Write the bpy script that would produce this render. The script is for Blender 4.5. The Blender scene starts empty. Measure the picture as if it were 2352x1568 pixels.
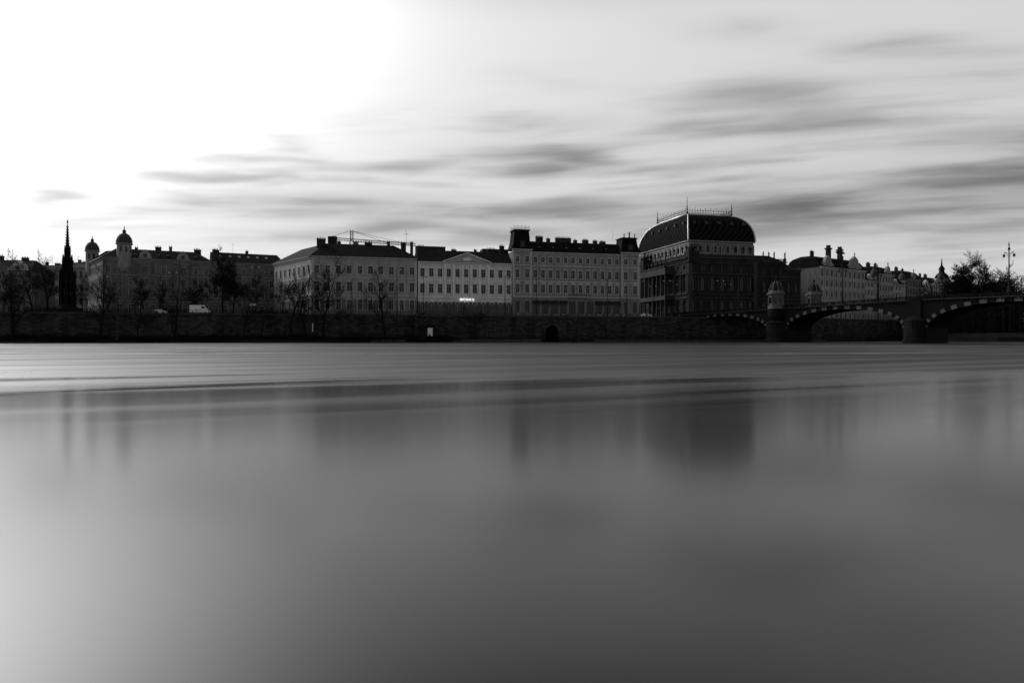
import bpy, math, random
from mathutils import Vector, Matrix
random.seed(7)
R=random.Random(11)
H=1.8; HZ=773.0; F=1568.0; CX=1176.0
ST=8.8   # street level

# ---------------------------------------------------------------- node helpers
class NT:
    def __init__(s,tree): s.t=tree
    def node(s,typ,**kw):
        n=s.t.nodes.new(typ)
        for k,v in kw.items(): setattr(n,k,v)
        return n
    def put(s,sock,val):
        if hasattr(val,'is_output') or hasattr(val,'links'): s.t.links.new(val,sock)
        else: sock.default_value=val
    def m(s,op,a,b=None,c=None,clamp=False):
        n=s.node('ShaderNodeMath',operation=op); n.use_clamp=clamp
        s.put(n.inputs[0],a)
        if b is not None: s.put(n.inputs[1],b)
        if c is not None: s.put(n.inputs[2],c)
        return n.outputs[0]
    def xyz(s,x,y,z):
        n=s.node('ShaderNodeCombineXYZ')
        s.put(n.inputs[0],x); s.put(n.inputs[1],y); s.put(n.inputs[2],z); return n.outputs[0]
    def noise(s,vec,scale=1,detail=2,rough=.5,dist=0):
        n=s.node('ShaderNodeTexNoise')
        s.put(n.inputs['Vector'],vec); n.inputs['Scale'].default_value=scale
        n.inputs['Detail'].default_value=detail; n.inputs['Roughness'].default_value=rough
        n.inputs['Distortion'].default_value=dist
        return n.outputs['Fac']
    def ramp(s,x,a,b,lo=0.,hi=1.,smooth=True):
        n=s.node('ShaderNodeMapRange'); n.interpolation_type='SMOOTHSTEP' if smooth else 'LINEAR'
        s.put(n.inputs[0],x); n.inputs[1].default_value=a; n.inputs[2].default_value=b
        n.inputs[3].default_value=lo; n.inputs[4].default_value=hi
        return n.outputs[0]

def new_mat(name):
    m=bpy.data.materials.new(name); m.use_nodes=True
    nt=m.node_tree; nt.nodes.clear()
    N=NT(nt); out=N.node('ShaderNodeOutputMaterial'); b=N.node('ShaderNodeBsdfPrincipled')
    nt.links.new(b.outputs[0],out.inputs[0])
    return m,N,b

def grey(N,val):
    return N.xyz(val,val,val)

def mat(name,base,rough=.8,amt=.35,scale=.6,spec=.3,fine=4.0,metal=0.):
    m,N,b=new_mat(name)
    tc=N.node('ShaderNodeTexCoord').outputs['Object']
    sep=N.node('ShaderNodeSeparateXYZ'); N.put(sep.inputs[0],tc)
    v=N.xyz(sep.outputs[0],sep.outputs[1],N.m('MULTIPLY',sep.outputs[2],.45))
    n1=N.noise(v,scale,4,.6); n2=N.noise(tc,fine,3,.6)
    s=N.m('ADD',N.m('MULTIPLY',n1,.65),N.m('MULTIPLY',n2,.35))
    f=N.ramp(s,.32,.68,1-amt,1+amt,False)
    N.put(b.inputs['Base Color'],grey(N,N.m('MULTIPLY',f,base)))
    b.inputs['Roughness'].default_value=rough
    b.inputs['Specular IOR Level'].default_value=spec
    b.inputs['Metallic'].default_value=metal
    return m

def mat_masonry(name,base,mortar,sx,sz,ex=.9701,ey=.2425,amt=.5):
    m,N,b=new_mat(name)
    tc=N.node('ShaderNodeTexCoord').outputs['Object']
    sep=N.node('ShaderNodeSeparateXYZ'); N.put(sep.inputs[0],tc)
    u=N.m('ADD',N.m('MULTIPLY',sep.outputs[0],ex),N.m('MULTIPLY',sep.outputs[1],ey))
    v=N.xyz(u,sep.outputs[2],0.)
    br=N.node('ShaderNodeTexBrick'); N.put(br.inputs['Vector'],v)
    br.inputs['Scale'].default_value=1.0
    br.inputs['Brick Width'].default_value=sx; br.inputs['Row Height'].default_value=sz
    br.inputs['Mortar Size'].default_value=.05
    br.inputs['Color1'].default_value=(base*1.5,)*3+(1,); br.inputs['Color2'].default_value=(base*.5,)*3+(1,)
    br.inputs['Mortar'].default_value=(mortar,)*3+(1,)
    n1=N.noise(N.xyz(u,N.m('MULTIPLY',sep.outputs[2],.25),0.),.35,5,.6)
    f=N.ramp(n1,.3,.7,1-amt,1+amt,False)
    damp=N.ramp(sep.outputs[2],.3,3.2,.45,1.)
    mx=N.node('ShaderNodeVectorMath',operation='SCALE'); N.put(mx.inputs[0],br.outputs[0]); N.put(mx.inputs['Scale'],N.m('MULTIPLY',f,damp))
    N.put(b.inputs['Base Color'],mx.outputs[0])
    b.inputs['Roughness'].default_value=.95; b.inputs['Specular IOR Level'].default_value=.08
    return m

def mat_rooftile(name,base,rough=.5,spec=.12):
    m,N,b=new_mat(name)
    tc=N.node('ShaderNodeTexCoord').outputs['Object']
    sep=N.node('ShaderNodeSeparateXYZ'); N.put(sep.inputs[0],tc)
    w=N.m('SINE',N.m('MULTIPLY',sep.outputs[2],9.))
    n1=N.noise(tc,.35,4,.6); n2=N.noise(tc,5.,2,.5)
    f=N.m('ADD',N.m('ADD',N.m('MULTIPLY',n1,1.),N.m('MULTIPLY',n2,.7)),N.m('MULTIPLY',w,.12))
    N.put(b.inputs['Base Color'],grey(N,N.m('MULTIPLY',f,base)))
    b.inputs['Roughness'].default_value=rough; b.inputs['Specular IOR Level'].default_value=spec
    return m

def mat_dome(name,base):
    m,N,b=new_mat(name)
    tc=N.node('ShaderNodeTexCoord').outputs['Object']
    sep=N.node('ShaderNodeSeparateXYZ'); N.put(sep.inputs[0],tc)
    u=N.m('ADD',N.m('MULTIPLY',sep.outputs[0],.9701),N.m('MULTIPLY',sep.outputs[1],.2425))
    w=N.m('ADD',N.m('MULTIPLY',sep.outputs[0],-.2425),N.m('MULTIPLY',sep.outputs[1],.9701))
    a=N.m('SINE',N.m('MULTIPLY',N.m('ADD',u,w),2.6)); c=N.m('SINE',N.m('MULTIPLY',sep.outputs[2],3.2))
    star=N.ramp(N.m('MULTIPLY',a,c),.45,.75,1.,4.5)
    n1=N.noise(tc,.5,4,.6)
    N.put(b.inputs['Base Color'],grey(N,N.m('MULTIPLY',N.m('MULTIPLY',star,N.m('ADD',n1,.5)),base)))
    b.inputs['Roughness'].default_value=.9; b.inputs['Specular IOR Level'].default_value=.02
    return m

def mat_emit(name,v,s):
    m,N,b=new_mat(name)
    b.inputs['Base Color'].default_value=(v,v,v,1)
    b.inputs['Emission Color'].default_value=(1,1,1,1); b.inputs['Emission Strength'].default_value=s
    return m

M={}
M['pale']=mat('plaster_pale',.36,.85,.28)
M['white']=mat('plaster_white',.56,.85,.22)
M['mid']=mat('plaster_mid',.30,.85,.3)
M['mid2']=mat('plaster_ochre',.22,.85,.3)
M['grim']=mat('plaster_grimy',.12,.9,.35)
M['trimp']=mat('trim_pale',.42,.8,.25)
M['trimw']=mat('trim_white',.68,.8,.2)
M['trimm']=mat('trim_mid',.22,.85,.3)
M['rust']=mat('rusticated_stone',.16,.9,.35)
M['rustd']=mat('rusticated_stone_dark',.075,.9,.35)
M['soot']=mat('shade_toned_sandstone',.02,.9,.5,.4,spec=.1)  # backlit contrast put into the albedo, darker than the stone itself
M['tonedt']=mat('shade_toned_sandstone_trim',.042,.9,.5,.4,spec=.1)  # trim carries the same backlit darkening in its colour
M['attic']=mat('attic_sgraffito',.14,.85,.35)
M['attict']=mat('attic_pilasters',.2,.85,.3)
M['roof']=mat_rooftile('roof_slate',.008,.85,.04)
M['roof2']=mat_rooftile('roof_tile',.018,.85,.05)
M['dome']=mat_dome('dome_slate',.006)
M['lead']=mat('lead_rib',.5,.35,.3,metal=.6)
M['chim']=mat('chimney_brick',.03,.9,.4,spec=.1)
M['glass']=mat('window_glass',.006,.15,.2,spec=.3)
M['curt']=mat('window_curtain',.12,.9,.3)
M['frame']=mat('window_frame',.26,.6,.15)
M['framed']=mat('window_frame_dark',.04,.6,.2)
M['iron']=mat('wrought_iron',.012,.7,.3,spec=.1)
M['stone_d']=mat('gothic_stone',.010,.9,.5,spec=.05)
M['bark']=mat('bark',.010,.95,.5,2.,spec=.05)
M['bark2']=mat('bark_pale',.045,.95,.5,2.,spec=.1)
M['shop']=mat('shopfront_dark',.012,.5,.3,spec=.3)
M['quay']=mat_masonry('quay_masonry',.040,.010,1.6,.62)
M['cop']=mat('coping_stone',.055,.9,.4,spec=.1)
M['bridge']=mat('bridge_granite',.011,.9,.5,.4,spec=.05)
M['bridl']=mat('bridge_granite_pale',.085,.9,.35,.6)
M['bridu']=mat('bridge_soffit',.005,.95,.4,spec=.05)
M['kiosk']=mat('kiosk_stone',.10,.9,.4,.7)
M['ground']=mat('ground_paving',.06,.95,.35,.2)
M['asph']=mat('asphalt',.05,.95,.3,.5)
M['mud']=mat('river_mud',.012,.95,.5,.5,spec=.05)
M['paint']=mat('vehicle_white_paint',.8,.35,.04,spec=.5)
M['paintd']=mat('vehicle_dark_paint',.04,.3,.1,spec=.5)
M['tyre']=mat('tyre_rubber',.02,.8,.2)
M['sign']=mat('sign_panel',.7,.6,.05)
M['copper']=mat('turret_copper',.05,.7,.3,spec=.1)
M['lampg']=mat('lantern_glass',.5,.3,.1)
M['letters']=mat_emit('sign_letters',.9,1.0)

# ---------------------------------------------------------------- mesh helpers
class Fr:
    def __init__(s,o,e):
        l=math.hypot(*e); s.o=o; s.e=(e[0]/l,e[1]/l); s.n=(-s.e[1],s.e[0])
    def p(s,u,w,z): return (s.o[0]+s.e[0]*u+s.n[0]*w, s.o[1]+s.e[1]*u+s.n[1]*w, z)
    def sub(s,u,w): q=s.p(u,w,0); return Fr((q[0],q[1]),s.e)
    def left(s,u,w):
        q=s.p(u,w,0); return Fr((q[0],q[1]),(-s.n[0],-s.n[1]))
    def ang(s): return math.atan2(s.e[1],s.e[0])

class MB:
    def __init__(s): s.v=[]; s.f=[]
    def poly(s,*pts):
        i=len(s.v); s.v.extend(pts); s.f.append(tuple(range(i,i+len(pts))))
    def box(s,fr,u0,u1,w0,w1,z0,z1,taper=0):
        i=len(s.v); t=taper
        s.v+= [fr.p(u0,w0,z0),fr.p(u1,w0,z0),fr.p(u1,w1,z0),fr.p(u0,w1,z0),
               fr.p(u0+t,w0+t,z1),fr.p(u1-t,w0+t,z1),fr.p(u1-t,w1-t,z1),fr.p(u0+t,w1-t,z1)]
        s.f+= [(i+3,i+2,i+1,i),(i+4,i+5,i+6,i+7),(i,i+1,i+5,i+4),(i+1,i+2,i+6,i+5),(i+2,i+3,i+7,i+6),(i+3,i,i+4,i+7)]
    def loft(s,rings,cap=True,capb=False):
        n=len(rings[0]); i=len(s.v)
        for r in rings: s.v.extend(r)
        for k in range(len(rings)-1):
            for j in range(n):
                a=i+k*n+j; b=i+k*n+(j+1)%n
                s.f.append((a,b,b+n,a+n))
        if cap: s.f.append(tuple(i+(len(rings)-1)*n+j for j in range(n)))
        if capb: s.f.append(tuple(i+j for j in reversed(range(n))))
    def rects(s,fr,rs,cap=True):
        s.loft([[fr.p(a,c,z),fr.p(b,c,z),fr.p(b,d,z),fr.p(a,d,z)] for a,b,c,d,z in rs],cap)
    def lathe(s,cx,cy,prof,n=12):
        s.loft([[(cx+r*math.cos(2*math.pi*k/n),cy+r*math.sin(2*math.pi*k/n),z) for k in range(n)] for r,z in prof],True,True)
    def seg(s,p,q,r0,r1,n=4):
        p=Vector(p);q=Vector(q);d=q-p
        if d.length<1e-6: return
        d.normalize(); a=d.orthogonal().normalized(); b=d.cross(a); i=len(s.v)
        for c,r in ((p,r0),(q,r1)):
            for k in range(n):
                t=2*math.pi*k/n; w=c+a*(math.cos(t)*r)+b*(math.sin(t)*r); s.v.append((w.x,w.y,w.z))
        for k in range(n): s.f.append((i+k,i+(k+1)%n,i+n+(k+1)%n,i+n+k))
    def obj(s,name,m,smooth=False):
        me=bpy.data.meshes.new(name); me.from_pydata(s.v,[],s.f); me.validate(); me.update()
        o=bpy.data.objects.new(name,me); bpy.context.scene.collection.objects.link(o)
        me.materials.append(M[m] if isinstance(m,str) else m)
        if smooth:
            for p in me.polygons: p.use_smooth=True
        return o

class Thing:
    def __init__(s,name): s.name=name; s.p={}
    def g(s,part,m):
        if part not in s.p: s.p[part]=(MB(),m)
        return s.p[part][0]
    def done(s,smooth=()):
        if len(s.p)==1:
            (k,(mb,m)),=s.p.items(); return mb.obj(s.name,m,k in smooth)
        e=bpy.data.objects.new(s.name,None); bpy.context.scene.collection.objects.link(e)
        for k,(mb,m) in s.p.items():
            if mb.f:
                o=mb.obj(k,m,k in smooth); o.parent=e
        return e

def facade(B,fr,u0,u1,z0,z1,n,rows,wall='pale',trim='trimp',frame='frame',jitter=True,base=None,basez=None):
    """rows: (zb,zt,width,style) ; real openings with reveals"""
    W=B.g('walls_'+wall,wall); T=B.g('trim',trim); G=B.g('windows','glass'); C=B.g('curtains','curt'); FM=B.g('window_frames',frame)
    cell=(u1-u0)/n; z=z0
    for (zb,zt,ww,st) in rows:
        Wx=B.g('base_'+base,base) if (base and zt<basez) else W
        Wx.poly(fr.p(u0,0,z),fr.p(u1,0,z),fr.p(u1,0,zb),fr.p(u0,0,zb))
        x=u0
        for i in range(n):
            c=u0+(i+.5)*cell; a=c-ww/2; b=c+ww/2; d=.4
            Wx.poly(fr.p(x,0,zb),fr.p(a,0,zb),fr.p(a,0,zt),fr.p(x,0,zt)); x=b
            Wx.poly(fr.p(a,0,zb),fr.p(a,d,zb),fr.p(a,d,zt),fr.p(a,0,zt))
            Wx.poly(fr.p(b,d,zb),fr.p(b,0,zb),fr.p(b,0,zt),fr.p(b,d,zt))
            Wx.poly(fr.p(a,0,zb),fr.p(b,0,zb),fr.p(b,d,zb),fr.p(a,d,zb))
            Wx.poly(fr.p(a,d,zt),fr.p(b,d,zt),fr.p(b,0,zt),fr.p(a,0,zt))
            G.poly(fr.p(a,d,zb),fr.p(b,d,zb),fr.p(b,d,zt),fr.p(a,d,zt))
            hh=zt-zb
            if 'A' in st:
                r=ww/2; K=5
                for sgn in (-1,1):
                    pts=[fr.p(c+sgn*r,-.003,zt)]
                    for k in range(K+1):
                        t=math.pi/2*k/K
                        pts.append(fr.p(c+sgn*r*math.cos(t),-.003,zt-r+r*math.sin(t)))
                    Wx.poly(*pts)
                for k in range(8):
                    t0=math.pi*k/8; t1=math.pi*(k+1)/8
                    T.seg(fr.p(c+(r+.12)*math.cos(t0),-.05,zt-r+(r+.12)*math.sin(t0)),fr.p(c+(r+.12)*math.cos(t1),-.05,zt-r+(r+.12)*math.sin(t1)),.13,.13,4)
            if 'O' not in st:
                FM.box(fr,c-.06,c+.06,d-.1,d-.02,zb,zt)
                FM.box(fr,a,b,d-.11,d-.03,zb+hh*.66-.05,zb+hh*.66+.06)
                for q in (a,b-.09): FM.box(fr,q,q+.09,d-.1,d-.02,zb,zt)
                FM.box(fr,a,b,d-.12,d-.04,zt-.1,zt); FM.box(fr,a,b,d-.12,d-.04,zb,zb+.1)
                q=R.random()
                if jitter and q<.2:
                    zz=zb+hh*R.choice([.35,.5,.66]); C.poly(fr.p(a,d-.01,zz),fr.p(b,d-.01,zz),fr.p(b,d-.01,zt),fr.p(a,d-.01,zt))
                elif jitter and q<.35:
                    C.poly(fr.p(a,d-.01,zb),fr.p(a+ww*.3,d-.01,zb),fr.p(a+ww*.3,d-.01,zt),fr.p(a,d-.01,zt))
            if 's' in st: T.box(fr,a-.25,b+.25,-.22,.02,zb-.22,zb)
            if 'j' in st:
                T.box(fr,a-.24,a,-.09,.02,zb,zt); T.box(fr,b,b+.24,-.09,.02,zb,zt)
                T.box(fr,a-.24,b+.24,-.1,.02,zt,zt+.28)
            if 'h' in st: T.box(fr,a-.4,b+.4,-.32,.02,zt+.4,zt+.62)
            if 'p' in st and i%2==0 or 'P' in st:
                zq=zt+.62
                T.loft([[fr.p(a-.45,-.3,zq),fr.p(b+.45,-.3,zq),fr.p(c,-.3,zq+.55)],[fr.p(a-.45,.02,zq),fr.p(b+.45,.02,zq),fr.p(c,.02,zq+.55)]],True,True)
            if 'c' in st:
                pt=fr.p(c-cell/2,-.25,0)
                T.lathe(pt[0],pt[1],[(.45,zb-.6),(.45,zb-.2),(.33,zb),(.28,zt+.1),(.45,zt+.3),(.45,zt+.6)],8)
        Wx.poly(fr.p(x,0,zb),fr.p(u1,0,zb),fr.p(u1,0,zt),fr.p(x,0,zt)); z=zt
    W.poly(fr.p(u0,0,z),fr.p(u1,0,z),fr.p(u1,0,z1),fr.p(u0,0,z1))

def course(B,fr,u0,u1,z,h=.3,d=.2,trim='trimp',part='trim'):
    B.g(part,trim).box(fr,u0,u1,-d,.02,z,z+h)
def cornice(B,fr,u0,u1,z,trim='trimp',s=1.):
    T=B.g('trim',trim)
    T.box(fr,u0,u1,-.3*s,.02,z-.9*s,z-.6*s)
    k=u0+.3
    while k<u1-.3:
        T.box(fr,k,k+.22,-.55*s,.02,z-.6*s,z-.3*s); k+=.75
    T.box(fr,u0-.2,u1+.2,-.8*s,.03,z-.3*s,z)
def chimney(B,fr,u,w,z0,z1,a=1.,b=.7):
    c=B.g('chimneys','chim'); c.box(fr,u-a/2,u+a/2,w-b/2,w+b/2,z0,z1); c.box(fr,u-a/2-.12,u+a/2+.12,w-b/2-.12,w+b/2+.12,z1,z1+.2)
    for k in range(max(1,int(a/.5))):
        q=fr.p(u-a/2+.25+k*.5,w,0); c.lathe(q[0],q[1],[(.13,z1+.2),(.11,z1+.75)],6)
def dormer(B,fr,u,w,z,ww=1.2,h=1.5,trim='trimm'):
    t=B.g('dormers',trim); t.box(fr,u-ww/2,u+ww/2,w,w+2,z,z+h)
    B.g('windows','glass').box(fr,u-ww/2+.2,u+ww/2-.2,w-.03,w,z+.25,z+h-.15)
    B.g('roof','roof').loft([[fr.p(u-ww/2-.15,w-.15,z+h),fr.p(u+ww/2+.15,w-.15,z+h),fr.p(u,w-.15,z+h+.6)],[fr.p(u-ww/2-.15,w+2.2,z+h),fr.p(u+ww/2+.15,w+2.2,z+h),fr.p(u,w+2.2,z+h+.6)]],True,True)
def backwalls(B,pts,z0,z1,m='grim'):
    W=B.g('rear_walls',m)
    for a,b in zip(pts[:-1],pts[1:]): W.poly((a[0],a[1],z0),(b[0],b[1],z0),(b[0],b[1],z1),(a[0],a[1],z1))
def inset(pts,d):
    n=len(pts); out=[]
    for i in range(n):
        p0=Vector(pts[i-1][:2]);p1=Vector(pts[i][:2]);p2=Vector(pts[(i+1)%n][:2])
        a=(p1-p0).normalized(); b=(p2-p1).normalized()
        na=Vector((-a.y,a.x)); nb=Vector((-b.y,b.x)); m=(na+nb); m=m/ (1+na.dot(nb))
        q=p1+m*d; out.append((q.x,q.y))
    return out
def statue(B,part,m,x,y,z,h,ang=0,arm=True):
    b=B.g(part,m); s=h/1.9
    b.lathe(x,y,[(.34*s,z),(.34*s,z+.12*s),(.24*s,z+.14*s),(.2*s,z+.5*s),(.22*s,z+.85*s),(.17*s,z+1.05*s),(.27*s,z+1.42*s),(.2*s,z+1.55*s),(.07*s,z+1.6*s),(.07*s,z+1.66*s),(.12*s,z+1.75*s),(.12*s,z+1.84*s),(.05*s,z+1.92*s)],8)
    if arm:
        c,si=math.cos(ang),math.sin(ang)
        b.seg((x+.22*s*c,y+.22*s*si,z+1.45*s),(x+.5*s*c,y+.5*s*si,z+1.65*s),.07*s,.06*s); b.seg((x+.5*s*c,y+.5*s*si,z+1.65*s),(x+.55*s*c,y+.55*s*si,z+2.05*s),.06*s,.04*s)
        b.seg((x-.24*s*c,y-.24*s*si,z+1.42*s),(x-.36*s*c,y-.36*s*si,z+1.0*s),.07*s,.05*s)

# ---------------------------------------------------------------- frames of the embankment
FB=Fr((0,245),(1,.25)); FW=Fr((0,230),(1,.25))
def uof(p,fr):
    k=(p-CX)/F; Y=fr.o[1]/(1-.25*k); return k*Y/fr.e[0]
def ub(p): return uof(p,FB)
def uw(p): return uof(p,FW)

# ---------------------------------------------------------------- B1  corner palace
def build_b1():
    B=Thing('corner_palace')
    a,b=ub(715),ub(958); P1=FB.p(a,0,0)[:2]; P2=FB.p(b,0,0)[:2]; P0=(-88.4,254.); P3=FB.p(b,18,0)[:2]; P4=(-77.6,263.5)
    ze=28.8
    rows=[(10.9,14.4,1.5,'Aj'),(17.2,20.3,1.6,'sjh'),(23.1,25.8,1.6,'sj')]
    facade(B,FB,a,b,ST,ze,10,rows,'mid','trimp',base='rust',basez=15)
    fs=Fr(P0,(P1[0]-P0[0],P1[1]-P0[1])); L=math.hypot(P1[0]-P0[0],P1[1]-P0[1])
    facade(B,fs,0,L,ST,ze,8,rows,'mid','trimp',base='rust',basez=15)
    for fr,u0,u1 in ((FB,a,b),(fs,0,L)):
        for z in (15.6,21.6): course(B,fr,u0,u1,z)
        cornice(B,fr,u0,u1,ze)
        course(B,fr,u0,u1,ST,.9,.15,'rust','plinth')
    T=B.g('trim','trimp')
    for u in (a+.5,b-.5): T.box(FB,u-.45,u+.45,-.14,.02,15.9,27.9)
    backwalls(B,[P2,P3,P4,P0],ST,ze)
    foot=[P0,P1,P2,P3,P4]; o=inset(foot,-.9)
    rf=B.g('roof','roof')
    rf.loft([[(x,y,ze+.01) for x,y in o],[(x,y,34.1) for x,y in inset(foot,7.5)]])
    for u,w,z,wd in ((a+3.,7,35.4,3.),(a+9,9,34.9,1.2),(a+19,8,34.8,2.6),(a+26,8,35.1,1.),(b-4,8,34.9,1.8),(b-1,9,35.4,1.)): chimney(B,FB,u,w,31,z,wd)
    for u in (a+7,a+20,b-10): dormer(B,FB,u,3.2,30.2,.9,.8)
    r=B.g('roof_rails','iron'); 
    for k in range(14): r.seg(FB.p(b-16+k,7,34),FB.p(b-16+k,7,35.1),.04,.04,3)
    r.seg(FB.p(b-16,7,35.1),FB.p(b-3,7,35.1),.04,.04,3)
    r.seg(FB.p(b-3,8,35),FB.p(b-3,8,40),.08,.05,3); r.seg(FB.p(b-3.8,8,38.5),FB.p(b-2.2,8,38.5),.06,.06,3)
    B.done()
build_b1()

def build_b2():
    B=Thing('neoclassical_gallery_building')
    a,b=ub(960),ub(1178); ze=27.9; L=b-a
    facade(B,FB,a,b,ST,ze,11,[(10.4,14.0,1.5,'A'),(17.0,20.2,1.6,'sjhp'),(22.7,25.6,1.55,'sj')],'white','trimw',base='rustd',basez=15)
    for z in (15.4,21.3): course(B,FB,a,b,z,.3,.22,'trimw')
    cornice(B,FB,a,b,ze,'trimw')
    course(B,FB,a,b,ST,.8,.15,'rustd','plinth')
    T=B.g('trim','trimw')
    p0,p1=ub(1022),ub(1122); pm=(p0+p1)/2
    for i in range(6):
        u=p0+(p1-p0)*i/5; T.box(FB,u-.35,u+.35,-.3,.02,15.8,26.9); T.box(FB,u-.5,u+.5,-.4,.02,26.3,26.95)
    B.g('tympanum','pale').loft([[FB.p(p0,-.6,ze+.02),FB.p(p1,-.6,ze+.02),FB.p(pm,-.6,ze+3.0)],[FB.p(p0,2,ze+.02),FB.p(p1,2,ze+.02),FB.p(pm,2,ze+3.)]],True,True)
    for q0,q1 in ((p0-.8,pm),(p1+.8,pm)):
        T.loft([[FB.p(q0,-1.1,ze),FB.p(q0,-1.1,ze+.35),FB.p(q0,.2,ze+.35),FB.p(q0,.2,ze)],[FB.p(q1,-1.1,ze+3.1),FB.p(q1,-1.1,ze+3.5),FB.p(q1,.2,ze+3.5),FB.p(q1,.2,ze+3.1)]],True,True)
    T.box(FB,pm-1.4,pm+1.4,-.75,-.55,ze+.7,ze+1.5)
    B.g('roof','roof').rects(FB,[(a-.1,b+.1,-.9,19,ze+.01),(a+.3,b-.3,7,11,32.8)])
    backwalls(B,[FB.p(b,0,0),FB.p(b,18,0),FB.p(a,18,0),FB.p(a,0,0)],ST,ze)
    for u,z,wd in ((a+2,34.2,2.6),(a+9,33.6,1.),(a+14,33.3,1.8),(b-12,33.5,.9),(b-6,33.9,3.),(b-2,35.2,1.8)): chimney(B,FB,u,9,31,z,wd)
    hb=B.g('rear_roof_house','chim'); hb.box(FB,b-8,b+2,15,20,31,35.0); hb.box(FB,a+1,a+12,16,19,31,35.4)
    d=B.g('doors','shop'); u=a+5.5*L/11; d.box(FB,u-.7,u+.7,.2,.3,ST,10.4)
    for i in range(9): dormer(B,FB,a+2.5+i*3.6,4.0,30.1,.6,.5) if not(p0-1<a+2.5+i*3.6<p1+1) else None
    B.done()
build_b2()
def sign():
    c=bpy.data.curves.new('illuminated_sign','FONT'); c.body='SMETANA Q'; c.size=.92; c.extrude=.06; c.align_x='CENTER'; c.space_character=1.0; c.offset=.02
    o=bpy.data.objects.new('illuminated_sign',c); bpy.context.scene.collection.objects.link(o)
    q=FB.p(ub(1072),-.5,14.55); o.location=q; o.rotation_euler=(math.pi/2,0,FB.ang()); c.materials.append(M['letters'])
sign()

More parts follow.
